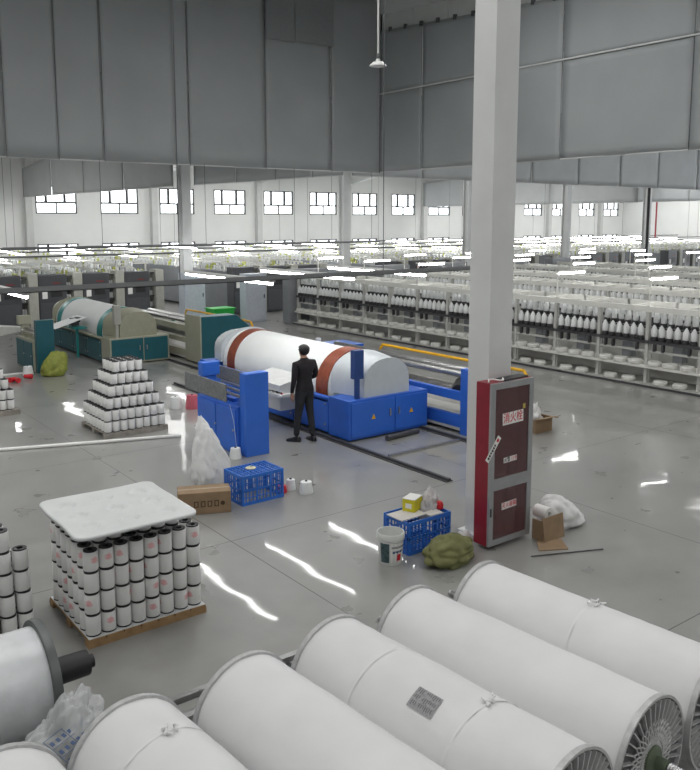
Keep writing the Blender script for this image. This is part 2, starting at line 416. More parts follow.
# ================================================================== curtains
def curtain(label, seams, axis, fixed, zlo, zhi, mt, hem=None, amp=.007, tiers=None, cord=M_CORD):
    """hanging tarpaulin made of panels; axis 'x' or 'y' is the running direction; zhi may be a function"""
    zt = zhi if callable(zhi) else (lambda s: zhi)
    P = (lambda s, d, z: (s, fixed + d, z)) if axis == 'x' else (lambda s, d, z: (fixed + d, s, z))
    mid = (seams[0] + seams[-1]) / 2
    root = empty('partition_curtain', P(mid, 0, zlo), label, 'curtain')
    org = Vector(root.location)
    def rel(p): return tuple(Vector(p) - org)
    tiers = tiers or [0, 1]
    for i, (a, c) in enumerate(zip(seams[:-1], seams[1:])):
        for ti, (ta, tb) in enumerate(zip(tiers[:-1], tiers[1:])):
            nx, nz = 14, 12
            vs_, fs_ = [], []
            for jj in range(nz + 1):
                for ii in range(nx + 1):
                    s = a + .008 + (c - a - .016) * ii / nx
                    zl = hem(s) if hem else zlo
                    z0 = zl + (zt(s) - zl) * ta if isinstance(ta, (int, float)) and ta <= 1 else (ta if ta < zt(s) else zt(s))
                    z1 = zlo + (zt(s) - zlo) * tb if tb <= 1 else min(tb, zt(s))
                    z = z0 + (z1 - z0 - .01) * jj / nz
                    ed = math.sin(PI * ii / nx)
                    d = amp * ed * (1.2 * math.sin(s * 1.7 + i) + noise.noise((s * .9, z * .5, i * 3.1)) * 2.2) - .02 * (i % 2) + .012 * ti
                    vs_.append(rel(P(s, d, z)))
            for jj in range(nz):
                for ii in range(nx):
                    q = jj * (nx + 1) + ii; fs_.append((q, q + 1, q + nx + 2, q + nx + 1))
            o = MB().add(vs_, fs_).build('panel', mt, root, ang=180)
            sd = o.modifiers.new('thick', 'SOLIDIFY'); sd.thickness = .012
    for i, s in enumerate(seams):
        sg = -1
        b = MB().cyl(rel(P(s, -.045, (hem(s) if hem else zlo) - .02)), rel(P(s, -.045, zt(s) - .02)), .008, n=6); b.build('cord', cord, root)
    hz = hem or (lambda s: zlo)
    b = MB(); b.cyl(rel(P(seams[0], .0, hz(seams[0]))), rel(P(seams[-1], .0, hz(seams[-1]))), .022, n=8); b.build('hem_rod', M_COLUMN, root)
    return root, rel, P
cl, rel, P = curtain('long dark grey tarpaulin curtain with wide vertical panels hanging over the teal machine', [-9.9, -4, 2, 7.59, 9.26, 10.81, 13.5, 14.02, 17.28, 20.43, 22.98], 'x', 28.0, 5.9, 13.0, M_CURTAIN)
b = MB(); b.box(17.3, 18.6, 27.86, 27.87, 10.76, 12.95).box(18.62, 20.45, 27.86, 27.87, 10.82, 12.95)
o = b.build('patch', M_PATCH, cl); o.location = -Vector(cl.location); tag(o, 'darker grey patch sheet at the top of the curtain')
ztop = lambda y: 11.36 + (y - 20.3) * .0571
cr, rel, P = curtain('dark grey tarpaulin curtain with a horizontal seam and hooks along its top edge', [2, 8, 13.63, 18.34, 22.3, 25.32, 27.95], 'y', 23.0, 5.95, ztop, M_CURTAIN, tiers=[0, 9.2, 1])
b = MB().cyl(rel((22.95, 2, 9.2)), rel((22.95, 27.9, 9.2)), .03, n=8); b.build('seam_rod', M_COLUMN, cr)
hk = MB().box(-.05, .05, -.06, .06, -.04, .14).build('hook', M_CORD); hm = hk.data; bpy.data.objects.remove(hk)
y = 27.3
while y > 14:
    link('hook', hm, cr, rel((22.98, y, ztop(y) - .06))); y -= .95
curtain('pale grey curtain hung from the far frame above the first window', [30.95, 36, 41, 46, 51.1], 'y', 14.75, 5.25, lambda y: 8.6 - max(0, (y - 32)) * .088, M_CURTAIN2)
curtain('pale grey curtain with a slanting hem between two slim columns', [15.3, 17.2, 19.1, 21, 22.7], 'x', 30.25, 5.28, 9.0, M_CURTAIN2, hem=lambda x: 5.28 + (x - 15.25) * .0845)
curtain('pale grey curtain beyond the last slim columns', [47.5, 54, 61, 68, 74], 'x', 36.0, 5.1, 8.5, M_CURTAIN2, hem=lambda x: 5.05 + (x - 47.5) * .024)
curtain('pale grey curtain above the far small windows', [31, 38, 45, 51.1], 'y', 46.7, 5.0, lambda y: 8.6 - max(0, (y - 32)) * .088, M_CURTAIN2)
curtain('grey curtain hung across the tops of the slim far columns', [23.2, 27.5, 31.5, 35.5, 39.5, 43.5, 47.5, 52, 57, 64], 'x', 30.2, 5.9, 9.8, M_CURTAIN2)

# ================================================================== pendant lamp
pl = empty('pendant_lamp', (13.13, 16.05, 7.6), 'white dish pendant lamp on a long thin rod below the roof', 'lamp')
MB().lathe([(.0, .17), (.05, .17), (.06, .11), (.12, .10), (.205, .02), (.21, 0), (.2, 0), (.115, .085), (.0, .085)], 24).build('shade', mat('lamp_white', (.72, .73, .72), .35), pl)
MB().lathe([(.0, .03), (.1, .05), (.11, .084), (0, .084)], 16).build('diffuser', mat('lamp_diffuser', (.85, .87, .85), .3), pl)
MB().cyl((0, 0, .17), (0, 0, 4.85), .022, n=8).build('rod', M_WHITE_STEEL, pl)
MB().lathe([(.03, .17), (.05, .19), (.05, .27), (.03, .3)], 12).build('socket', M_CORD, pl)

# ================================================================== light trays and tube lights
def tube_light(L, label, group):
    o = empty('tube_light', (0, 0, 0), label, 'light', group)
    MB().box(-.05, .05, 0, L, .03, .075).build('housing', M_WHITE_STEEL, o, smooth=False)
    MB().cyl((0, .03, .012), (0, L - .03, .012), .028, n=8).build('tube', M_TUBE, o)
    return o
def tray(label, x0, x1, y, z, step, zroof):
    o = empty('cable_tray', ((x0 + x1) / 2, y, z), label, 'cable tray')
    h = (x1 - x0) / 2
    b = MB().box(-h, h, -.06, .06, 0, .012).box(-h, h, -.06, -.05, 0, .07).box(-h, h, .05, .06, 0, .07)
    b.build('channel', mat('tray_grey', (.16, .165, .17), .5), o, smooth=False)
    x = -h + .6
    while x < h:
        MB().cyl((x, 0, .01), (x, 0, zroof - z), .008, n=6).build('hanger', M_CORD, o); x += step
    return o
tray('long grey light tray crossing over the person and blue machine', -3, 12.6, 11.2, 2.95, 3.9, 11.9)
ta = tube_light(3.1, 'lit white tube light on the tray over the blue warping machine', 'tube lights on the near tray')
ta.location = (7.06, 11.28, 2.875)
for x in (8.72, 10.4, 3.22, -.2): 
    c_ = dup(ta, (x, 11.28, 2.875))
    if x == 3.22: c_['label'] = 'lit white tube light near the white yarn bundle of the teal machine'; del c_['group']
tray('thin dark light tray along the grey curtain foot', 2, 22.5, 27.4, 2.95, 3.9, 5.9)
for q, (yy, x0, x1) in enumerate(((33, 7.5, 62), (38, 9.5, 68), (44, 11.5, 73))):
    tray(['first far light tray behind the slim columns', 'second far light tray behind the slim columns', 'far light tray closest to the window wall'][q], x0, x1, yy, 2.45, 8, 8.3)
tb = tube_light(2.9, 'lit white tube light over the dark machine rows below the windows', 'tube lights over the far machines')
first = True
for yy, x0, x1, st in ((27.45, 5.5, 22, 2.1), (33.05, 9, 60, 2.6), (38.05, 11, 66, 2.9), (44.05, 13, 70, 2.9)):
    x = x0
    while x < x1:
        p = (x + random.uniform(-.25, .25), yy, 2.875 if yy < 30 else 2.375)
        if first: tb.location = p; first = False
        else: dup(tb, p)
        x += st

# ================================================================== yarn frames on the right (rows along y)
BAY = 1.35
def yarn_package():
    o = MB().lathe([(.0, .0), (.06, .0), (.072, .02), (.072, .17), (.045, .23), (.014, .28), (0, .28)], 10).build('yarn_package', M_YARN)
    MB().lathe([(0, -.10), (.085, -.10), (.09, -.05), (.07, -.005), (0, -.005)], 10).build('spindle_cup', M_BLACK, o)
    return o
def disc_pot():
    return MB().lathe([(0, 0), (.145, 0), (.165, .02), (.165, .08), (.14, .11), (.05, .115), (0, .11)], 14).build('spindle_pot', M_CREEL)
LAB_P = 'white yarn package on a black cup in the nearest yarn frame'
pk = tag(yarn_package(), LAB_P, 'yarn package', 'packages of the nearest yarn frame')
pot = tag(disc_pot(), 'flat white spindle pot at the foot of the nearest yarn frame', 'spindle pot', 'spindle pots of the nearest yarn frame')
up_me = MB().box(-.05, .05, -.04, .04, 0, 1.9).build('upright', M_CREELG, smooth=False).data
bpy.data.objects.remove(bpy.data.objects['upright'])
up2_me = MB().box(-.06, .0, -.07, .07, .1, 1.0).build('foot_bracket', M_CREELG, smooth=False).data
bpy.data.objects.remove(bpy.data.objects['foot_bracket'])
def yarn_frame(x, y0, nb, label, near, k):
    o = empty('twisting_machine', (x, y0, 0), label, 'textile machine')
    L = nb * BAY
    box_obj('top_rail', -.04, .06, 0, L, 1.76, 1.89, M_CREEL, o)
    box_obj('back_rail', 1.2, 1.3, 0, L, 1.76, 1.89, M_CREEL, o)
    box_obj('spindle_rail', -.06, .1, 0, L, 1.02, 1.09, M_DARKSTEEL, o)
    box_obj('thread_rail', .06, .12, 0, L, 1.36, 1.4, M_DARKSTEEL, o)
    box_obj('shelf', -.14, .5, 0, L, .44, .50, M_CREEL, o)
    box_obj('back_shelf', .62, 1.1, 0, L, .60, .66, M_CREEL, o)
    box_obj('base', -.2, 1.4, 0, L, 0.0, .075, M_CREELG, o)
    box_obj('core', .55, .8, 0, L, .1, 1.3, M_CREELG, o)
    for i in range(nb + 1):
        yy = min(max(i * BAY, .04), L - .04)
        link('upright', up_me, o, (.02, yy, 0)); link('upright', up_me, o, (1.25, yy, 0))
        link('foot_bracket', up2_me, o, (.08, yy, 0))
        if i < nb: 
            tr = MB().box(.04, 1.22, yy + .6, yy + .68, 1.78, 1.86).build('cross_tie', M_CREEL, o, smooth=False)
    box_obj('drive_rail', .0, .08, 0, L, .80, .85, M_CREELG, o)
    box_obj('kick_strip', -.22, -.2, 0, L, 0, .05, M_DARKSTEEL, o)
    for i in range(nb):
        box_obj('drive_box', .1, .34, i * BAY + .5, i * BAY + .74, .62, .98, M_MACHL, o)
        for q in (.24, .9, 1.12): box_obj('guide_bracket', -.05, .04, i * BAY + q, i * BAY + q + .05, .84, 1.02, M_DARKSTEEL, o)
    box_obj('end_cabinet', -.35, 1.5, L, L + .5, 0, 2.05, M_MACHL, o, bevel=.02)
    return o
ROWS = [(17.3, 7.0, 14), (21.5, 8.4, 13), (24.9, 9.75, 12), (28.9, 11.1, 11), (32.6, 12.45, 10)]
RL = ['nearest cream yarn frame with rows of white packages facing the aisle', 'second cream yarn frame, behind the nearest one', 'third cream yarn frame, two rows behind the nearest', 'fourth cream yarn frame, three rows behind the nearest', 'last cream yarn frame below the far curtain']
RN = ['nearest', 'second', 'third', 'fourth', 'last']
firstp = firstd = True
count = 0
for k, (x, y0, nb) in enumerate(ROWS):
    FR = yarn_frame(x, y0, nb, RL[k], k == 0, k)
    stuffb = MB()
    for i in range(nb):
        for j in range(6):
            yy = y0 + i * BAY + .18 + j * .198
            spots = [(x - .0, yy, 1.19), (x + .18, yy + .08, 1.50)] if k == 0 else [(x + .02, yy, 1.52)]
            for sx, sy, sz in spots:
                if k < 2 and count < 300:
                    count += 1
                    if firstp: pk.location = (sx, sy, sz); firstp = False
                    else:
                        c_ = dup(pk, (sx, sy, sz), (random.uniform(-.05, .05), random.uniform(-.05, .05), 0))
                        if k: c_['label'] = 'white yarn package on the second yarn frame behind the nearest'; c_['group'] = 'packages of the second yarn frame'
                else:
                    stuffb.lathe([(.06, sz - .1), (.056, sz + .17), (.02, sz + .3)], 6, Matrix.Translation((sx, sy, 0)))
            if k: # lower row behind, too hidden to pick apart
                stuffb.lathe([(.06, 1.1), (.056, 1.36), (.02, 1.48)], 6, Matrix.Translation((x, yy, 0)))
        if k == 0:
            for j in range(3):
                p = (x - .02, y0 + i * BAY + .28 + j * .42, .50)
                if firstd: pot.location = p; firstd = False
                else: dup(pot, p)
            for j in range(2): dup(pot, (x - .06, y0 + i * BAY + .42 + j * .5, .075))
            for j in range(3): 
                dup(pot, (x + .84, y0 + i * BAY + .3 + j * .42, .66), None, 'flat white spindle pot on the rear shelf of the nearest yarn frame', 'rear spindle pots of the nearest yarn frame')
    if k:
        so = tag(stuffb.build('yarn_packages', M_YARN, FR), None, None, None, 'stuff'); so.location = (-x, -y0, 0)
    # lights on posts along the frame
lamp = empty('post_lamp', (0, 0, 0), 'short lit tube on a post above the nearest yarn frame', 'light', 'post lamps of the nearest yarn frame')
MB().cyl((0, 0, 0), (0, 0, .68), .018, n=8).build('post', M_CREEL, lamp)
MB().box(-.06, 1.15, -.04, .04, .66, .70).build('arm', M_CREEL, lamp, smooth=False)
MB().cyl((0, 0, .63), (1.12, 0, .63), .026, n=8).build('tube', M_TUBE, lamp)
fl = True
for k, (x, y0, nb) in enumerate(ROWS):
    for i in range(1 + k % 2, nb, 2 if k == 0 else 2):
        p = (x + .01, y0 + i * BAY, 1.89)
        if fl: lamp.location = p; fl = False
        else:
            c_ = dup(lamp, p)
            if k: c_['label'] = 'short lit tube on a post above the %s yarn frame' % RN[k]; c_['group'] = 'post lamps of the %s yarn frame' % RN[k]

# ================================================================== dark machines under the windows
mach = empty('winding_machine', (6.4, 30, 0), 'dark grey winding machine with a beige end panel in the far row', 'textile machine', 'winding machines in the far row')
box_obj('end_cabinet', -.62, .38, 0, .6, .03, 1.95, M_MACH, mach, bevel=.02)
box_obj('side_panel', .62, .95, -.05, .55, 0, 2.0, M_PANELBEIGE, mach, bevel=.01)
box_obj('screen', -.2, .2, -.015, .01, 1.15, 1.5, M_BLACK, mach)
box_obj('notice', -.5, -.32, -.012, .0, 1.1, 1.38, M_PAPER, mach)
box_obj('door', -.56, .32, -.012, .0, .12, .95, mat('machine_door', (.075, .08, .09), .4), mach)
box_obj('badge', -.12, .16, -.012, .0, 1.62, 1.68, mat('dull_red_badge', (.16, .03, .035), .5), mach)
b = MB()
for z in (.5, .95, 1.4, 1.85): b.box(.38, .62, .1, .5, z, z + .04)
b.build('rack', M_DARKSTEEL, mach, smooth=False)
bo = MB().lathe([(.03, .02), (.036, .03), (.036, .2), (.02, .22)], 8).build('bobbin', M_YARN); bo_me = bo.data; bpy.data.objects.remove(bo)
for z in (.52, .97, 1.42):
    for q in range(3): link('bobbin', bo_me, mach, (.42 + q * .08, .3, z))
box_obj('long_body', -.5, .5, .6, 19.5, .1, 1.75, M_MACHL, mach)
b = MB()
for q in range(9): b.box(-.62, -.57, .8 + q * 2.3, .86 + q * 2.3, 1.75, 2.25).box(.57, .62, .8 + q * 2.3, .86 + q * 2.3, 1.75, 2.25).box(-.62, .62, .8 + q * 2.3, .84 + q * 2.3, 2.2, 2.24)
b.box(-.62, -.56, .6, 19.5, 2.2, 2.25).box(.56, .62, .6, 19.5, 2.2, 2.25).box(-.03, .03, .6, 19.5, 2.02, 2.08)
b.build('creel_bars', M_CREEL, mach, smooth=False)
b = MB()
for q in range(64):
    for s_ in (-.5, 0, .5):
        b.cur = 1 if random.random() < .22 else 0
        b.lathe([(.05, 0), (.06, .02), (.055, .17), (.02, .2)], 6, Matrix.Translation((s_ + random.uniform(-.04, .04), .8 + q * .29 + random.uniform(-.05, .05), 1.78 if s_ else 2.1)))
tag(b.build('spools', [M_YARN, mat('yellow_tube', (.55, .58, .16), .6)], mach), kind='stuff')
mx_ = [8.0 + 1.6 * q for q in range(4)] + [15.9 + 1.6 * q for q in range(28)]
for x in mx_:
    if any(cx_ - 1.3 < x < cx_ + .95 for cx_ in (15, 23, 31, 39, 47, 55)): 
        continue
    dup(mach, (x, 30.0, 0))
# pale electric cabinets beside the column, green crate
pc = empty('electric_cabinet', (14.75, 29.3, 0), 'pale blue grey electric cabinet beside the slim column', 'cabinet')
box_obj('body', -.45, .45, 0, .5, 0, 1.85, M_PALECAB, pc, bevel=.015); box_obj('door', -.42, .42, -.015, 0, .08, 1.8, mat('pale_door', (.46, .50, .56), .45), pc)
box_obj('handle', .32, .36, -.03, -.015, .9, 1.05, M_DARKSTEEL, pc)
pc2 = dup(pc, (16.4, 27.4, 0), None, 'pale grey electric cabinet next to the yarn frame end')

# ================================================================== warping machines
def ring(cx, y, cz, r, n=40): return [(cx + r * math.cos(2 * PI * k / n), y, cz + r * math.sin(2 * PI * k / n)) for k in range(n)]
def warper(name, label, X0, X1, Y0, L, C):
    """drum machine: base, drum along y, guards at both ends; origin at front left floor corner"""
    o = empty(name, (X0, Y0, 0), label, 'warping machine')
    W = X1 - X0; cx = W / 2; cz = .77; R = .695
    # base
    box_obj('front_box', 0, W, 0, .62, .03, .74, C['body'], o, bevel=.012)
    for (a, c_) in ((.05, W * .56 - .015), (W * .56 + .015, W - .05)):
        d = box_obj('door', a, c_, -.02, 0, .08, .70, C['door'], o, bevel=.006)
        hx = c_ - .12 if a < .1 else a + .06
        box_obj('handle', hx, hx + .03, -.04, -.02, .37, .50, M_STEEL, d)
        if C.get('warn'):
            xm = (a + c_) / 2
            MB().prism([(xm - .05, .36), (xm + .05, .36), (xm, .45)], -.024, -.021).build('warning_sign', M_YELLOW, d, smooth=False)
    npn = 4
    for i in range(npn):
        ya, yb = .64 + i * (L - 1.1) / npn, .64 + (i + 1) * (L - 1.1) / npn - .02
        d = box_obj('side_panel', 0, .05, ya, yb, .06, .66, C['door'], o, bevel=.006)
        b = MB()
        for yy in (ya + .08, yb - .08):
            for zz in (.2, .58): b.cyl((0, yy, zz), (-.012, yy, zz), .02, n=8)
        b.build('bolt', M_STEEL, d)
        box_obj('far_panel', W - .05, W, ya, yb, .12, .66, C['body'], o)
    box_obj('plinth', .03, W - .03, .03, L - .05, .06, .13, M_DARKSTEEL, o)
    box_obj('rear_box', 0, W, L - .45, L, .10, .74, C['body'], o, bevel=.012)
    b = MB().box(0, .12, .62, L - .45, .62, .70).box(W - .12, W, .62, L - .45, .62, .70); b.build('sill', C['body'], o, smooth=False)
    # wheels on the track
    for yy in (.3, L - .4):
        for xx in (.12, W - .12): MB().cyl((xx - .03, yy, .07), (xx + .03, yy, .07), .055, n=16).build('wheel', M_DARKSTEEL, o)
    # drum
    yd0, yd1 = .78, L - .55
    b = MB(); b.loft([ring(cx, yd0, cz, .62), ring(cx, yd0 + .03, cz, R - .03), ring(cx, yd0 + .42, cz, R - .02), ring(cx, yd1 - .45, cz, R - .01), ring(cx, yd1, cz, R - .05)])
    b.build('drum', M_YARN, o, ang=50)
    for ya, yb in ((yd0 + .22, yd0 + .58), (yd1 - .62, yd1 - .3)):
        b = MB(); n_ = 40; rr = R + .004
        b.loft([ring(cx, ya, cz, rr - .02), ring(cx, ya, cz, rr), ring(cx, yb, cz, rr), ring(cx, yb, cz, rr - .02)], caps=False)
        b.build('drum_band', C['band'], o, ang=50)
    # guards
    def guard(ya, yb, wa, ha, wb_, hb):
        def prof(w_, h_, y):
            pts = [(cx - w_, y, .74), (cx - w_, y, .97)]
            for k_ in range(1, 12):
                t = PI - PI * k_ / 12
                pts.append((cx + w_ * math.cos(t), y, .97 + (h_ - .97) * math.sin(t) ** .8))
            pts += [(cx + w_, y, .97), (cx + w_, y, .74)]
            return pts
        return MB().loft([prof(wa, ha, ya), prof(wa * 1.02, ha * 1.01, ya + .25 * (yb - ya)), prof(wb_, hb, yb)]).build('end_guard', C['guard'], o, ang=30)
    guard(.08, .86, .53, 1.42, .71, 1.475)
    guard(L - .1, L - .62, .60, 1.38, .715, 1.48)
    # control post at the front left corner
    MB().box(.22, .30, .08, .14, .74, 1.12).build('post', C['post'], o, smooth=False)
    box_obj('post_panel', .18, .38, .06, .20, 1.10, 1.62, C['post'], o, bevel=.01)
    # side console
    return o
CB = dict(body=M_BLUE, door=M_BLUE2, band=M_BAND, guard=M_HOOD, post=mat('navy_post', (.02, .06, .22), .4), warn=True)
CT = dict(body=M_BEIGE, door=M_TEAL, band=M_TEALBAND, guard=mat('beige_guard', (.33, .33, .25), .5), post=M_PANELBEIGE, warn=False)
wbm = warper('warping_machine', 'blue warping machine with a white yarn drum and brown bands', 8.58, 10.45, 11.25, 5.65, CB)
wtm = warper('warping_machine', 'teal and beige warping machine with a white yarn drum and teal bands', 8.14, 9.86, 21.25, 5.6, CT)
# side consoles
def console(o, C, y, top):
    b = MB(); b.prism([(-.62, .78), (-.62, .90), (-.05, 1.02), (-.05, .70), (-.4, .70)], y, y + 1.15)
    b.build('console', top, o, smooth=False)
    box_obj('console_leg', -.45, -.06, y + .25, y + .95, .35, .70, M_WHITE_STEEL, o, bevel=.01)
    k_ = box_obj('keypad', -.66, -.4, y - .1, y + .36, .68, .74, M_WHITE_STEEL, o, bevel=.008)
    for q in range(5):
        MB().cyl((-.6 + .05 * (q % 2), y - .04 + q * .08, .74), (-.6 + .05 * (q % 2), y - .04 + q * .08, .755), .014, n=8).build('button', M_REDPLASTIC if q == 0 else M_DARKSTEEL, k_)
console(wbm, CB, 1.28, mat('console_white', (.66, .67, .67), .4))
b = MB().box(-.4, -.02, 1.6, 3.2, .86, .90).box(-.3, -.24, 1.7, 1.76, 0.05, .86); b.build('work_table', M_TEALBAND, wtm, smooth=False)
b = MB().box(-.3, -.1, 2.0, 2.3, .92, 1.0).box(-.15, -.05, 2.05, 2.25, 1.0, 1.14).cyl((-.3, 2.2, 1.1), (.05, 2.2, 1.1), .03); b.build('reed_holder', M_DARKSTEEL, wtm, smooth=False)

# tracks on the floor
def track(label, x, y0, y1):
    b = MB().box(-.07, .07, y0, y1, 0.001, .012).box(-.025, .025, y0, y1, .012, .05)
    o = b.build('floor_track', M_DARKSTEEL, loc=(x, 0, 0), smooth=False); return tag(o, label, 'rail')
track('dark floor rail under the left side of the blue machine, ending near the column', 8.46, 8.6, 18)
track('dark floor rail under the right side of the blue machine', 10.3, 9.3, 18)
track('dark floor rail under the left side of the teal machine', 8.25, 20, 28.5)
track('dark floor rail under the right side of the teal machine', 9.83, 19, 28.5)
o = MB().box(8.56, 10.2, 10.12, 10.17, .001, .045, Matrix.Rotation(0, 4, 'Z')).build('cross_bar', M_STEEL, smooth=False); tag(o, 'loose grey steel bar lying between the two floor rails', 'bar')
o = MB().cyl((9.2, 10.95, .05), (10.0, 11.02, .05), .05, n=14).build('drive_shaft', M_DARKSTEEL); tag(o, 'short dark shaft on the floor under the blue front box', 'shaft')

# headstocks (reed stands)
def headstock(label, X0, Y0, C, h):
    o = empty('reed_stand', (X0, Y0, 0), label, 'machine stand')
    box_obj('front_panel', 0, .44, 0, .2, 0, h, C['door'], o, bevel=.008)
    c_ = box_obj('cabinet', -.05, .42, .2, 1.62, 0.0, .82, C['body'], o, bevel=.008)
    for i in range(2):
        d = box_obj('door', -.075, -.05, .24 + i * .69, .24 + i * .69 + .66, .06, .77, C['door'], o, bevel=.005)
        MB().cyl((-.09, .24 + i * .62 + .06, .42), (-.075, .24 + i * .62 + .06, .42), .02, n=8).build('knob', M_STEEL, d)
    box_obj('rear_post', .05, .25, 1.45, 1.58, .82, h - .02, C['post2'], o, bevel=.008)
    box_obj('rear_cap', -.04, .3, 1.42, 1.6, h - .24, h, C['post2'], o, bevel=.01)
    for q in range(4): MB().cyl((.05 + q * .1, .2, .98 + .05 * (q % 2)), (.05 + q * .1, 1.46, .98 + .05 * (q % 2)), .025, n=10).build('guide_roller', M_STEEL, o)
    for bb in ((0.0, .42, .2, .28, .84, .95), (.1, .3, .6, .9, .82, .88), (.06, .36, 1.1, 1.3, .82, .9)): box_obj('reed_bracket', *bb, C['body'], o)
    return o
CB['post2'] = M_BLUE2; CT['post2'] = M_BEIGE
hb = headstock('blue reed stand with a tall front panel beside the sack and person', 6.68, 11.55, CB, 1.40)
ht = headstock('teal and beige reed stand with a tall front panel beside the lime sack', 6.28, 21.35, CT, 1.36)
gm = mat('grey_gauze', (.17, .175, .18), .5, var=.25, scale=20)
o = box_obj('reed_plate', -.23, -.21, .25, 1.75, .93, 1.22, gm, hb); o = box_obj('reed_plate', .40, .42, .3, 1.75, 1.04, 1.28, gm, hb)
# yarn sheets from stands to drums
def sheet(name, label, pts, mt):
    b = MB(); b.loft([[tuple(p) for p in r] for r in pts], caps=True); return tag(b.build(name, mt, ang=60), label, 'yarn sheet')
sheet('yarn_sheet', 'flat white yarn ribbon running from the teal reed stand to the drum', [[(6.96, 22.0, 1.02), (6.96, 22.7, 1.02), (6.96, 22.7, 1.03), (6.96, 22.0, 1.03)], [(8.28, 23.3, 1.12), (8.28, 24.1, 1.12), (8.28, 24.1, 1.13), (8.28, 23.3, 1.13)]], M_YARN)
sheet('yarn_sheet', 'pale yarn bundle fanning in from the left to the teal stand', [[(3.2, 24.6, .5), (3.2, 25.9, .5), (3.2, 25.9, 1.0), (3.2, 24.6, 1.0)], [(5.6, 24.4, .55), (5.6, 25.3, .55), (5.6, 25.3, .95), (5.6, 24.4, .95)], [(6.6, 23.0, .95), (6.6, 23.3, .95), (6.6, 23.3, 1.0), (6.6, 23.0, 1.0)]], mat('yarn_bundle', (.6, .6, .58), .7))

# beam winding units beside the drums
def beam_unit(label, X0, Y0, L, W, C, solid):
    o = empty('beam_winder', (X0, Y0, 0), label, 'winding unit')
    if solid:
        MB().prism([(0, .05), (W, .05), (W, .95), (W * .72, 1.3), (0, 1.3)], 0, .5).build('front_housing', C['door'], o, smooth=False)
        MB().box(-.04, 0, -.01, .9, .05, 1.32).build('side_plate', C['body'], o, smooth=False)
        for (z0, z1) in ((.12, .3), (.5, .62), (.82, .98)): MB().box(.02, .2, .9, L, z0, z1).build('frame_bar', C['body'], o, smooth=False)
    else:
        box_obj('front_post', 0, .14, 0, .34, 0, 1.22, C['body'], o, bevel=.01)
        for (z0, z1) in ((.12, .34), (.62, .78)): box_obj('frame_bar', .02, .12, .34, L, z0, z1, C['body'], o)
        box_obj('front_arm', .14, W, .04, .2, .2, .5, C['body'], o, bevel=.01)
        MB().prism([(W - .3, 0), (W, 0), (W, .8), (W - .15, 1.0)], .0, .12).build('right_post', C['body'], o, smooth=False)
    MB().prism([(0, 0), (W, 0), (W, .8), (W * .6, 1.05), (0, 1.05)], L - .2, L).build('rear_housing', C['door'], o, smooth=False)
    b1 = MB()
    for q, (x_, z_, r_) in enumerate(((.35, 1.04, .055), (.52, .98, .055), (.66, 1.05, .07))):
        MB().cyl((x_, .4, z_), (x_, L - .15, z_), r_, n=16).build('roller', M_STEEL, o)
    MB().cyl((W * .6, .5, .55), (W * .6, L - .25, .55), .16, n=20).build('winding_shaft', M_STEEL, o)
    for yy in (.55, L - .4): MB().cyl((W * .6, yy, .55), (W * .6, yy + .05, .55), .42, n=28).build('shaft_flange', M_ALU, o)
    MB().box(.03, W, .3, L, .06, .12).build('bed', M_CREELG, o, smooth=False)
    m_ = MB().cyl((.2, .55, .72), (.5, .75, .78), .16, .19, n=16); m_.cyl((.5, .75, .78), (.62, .83, .8), .06, n=10); m_.build('motor', M_BLACK, o)
    # guard rail
    gx, gz = W + .1, 1.06; g1 = L - .9
    b = MB().path([(gx, g1 + .1, .0), (gx, g1 + .1, gz - .12), (gx, g1, gz), (gx, .1, gz), (gx, 0, gz - .12), (gx, 0, 0)], .03, 10)
    b.build('guard_rail', M_YELLOW, o)
    return o
beam_unit('blue winding unit with steel rollers and a yellow rail beside the blue drum', 10.55, 10.15, 5.2, 1.35, CB, False)
beam_unit('teal winding unit with steel rollers and a yellow rail beside the teal drum', 10.2, 19.95, 5.0, 1.5, CT, True)
o = empty('support_table', (11.4, 16.3, 0), 'low blue support table behind the blue drum', 'table')
box_obj('top', 0, 1.5, 0, .9, .72, .78, M_BLUE2, o)
for xx in (.05, 1.4):
    for yy in (.05, .8): box_obj('leg', xx, xx + .06, yy, yy + .06, 0, .72, M_BLUE, o)
tag(MB().lathe([(0, 0), (.07, 0), (.07, .2), (.05, .22), (0, .22)], 12).build('yarn_cone', M_YARN, loc=(11.7, 16.6, .78)), 'white yarn cone standing on the low blue table', 'yarn cone')

# ================================================================== spools and pallets
SH = .206
sp = tag(MB().lathe([(.034, .012), (.066, .012), (.07, .02), (.07, .186), (.066, .193), (.034, .193)], 18, close=True).build('yarn_spool', M_SPOOL), 'x', 'yarn spool')
MB().lathe([(.030, 0), (.068, 0), (.068, .012), (.036, .013), (.036, .192), (.063, .193), (.063, .205), (.030, .205)], 18, close=True).build('core_tube', M_BLACK, sp)
sq = sp.copy(); sq.data = sp.data.copy(); sq.data.materials.clear(); COL.objects.link(sq)
M_SPOOLP = mat('spool_plain', (.74, .74, .73), .7, var=.04, scale=6); sq.data.materials.append(M_SPOOLP)
_c = sp.children[0].copy(); COL.objects.link(_c); _c.parent = sq
def spool_at(p, label, group, tilt=(0, 0), proto=None):
    c_ = dup(proto or sp, p, (tilt[0], tilt[1], random.uniform(0, 2 * PI)), label, group)
    return c_
def ring_cells(nx, ny, full):
    return [(i, j) for i in range(nx) for j in range(ny) if full or i in (0, nx - 1) or j in (0, ny - 1)]
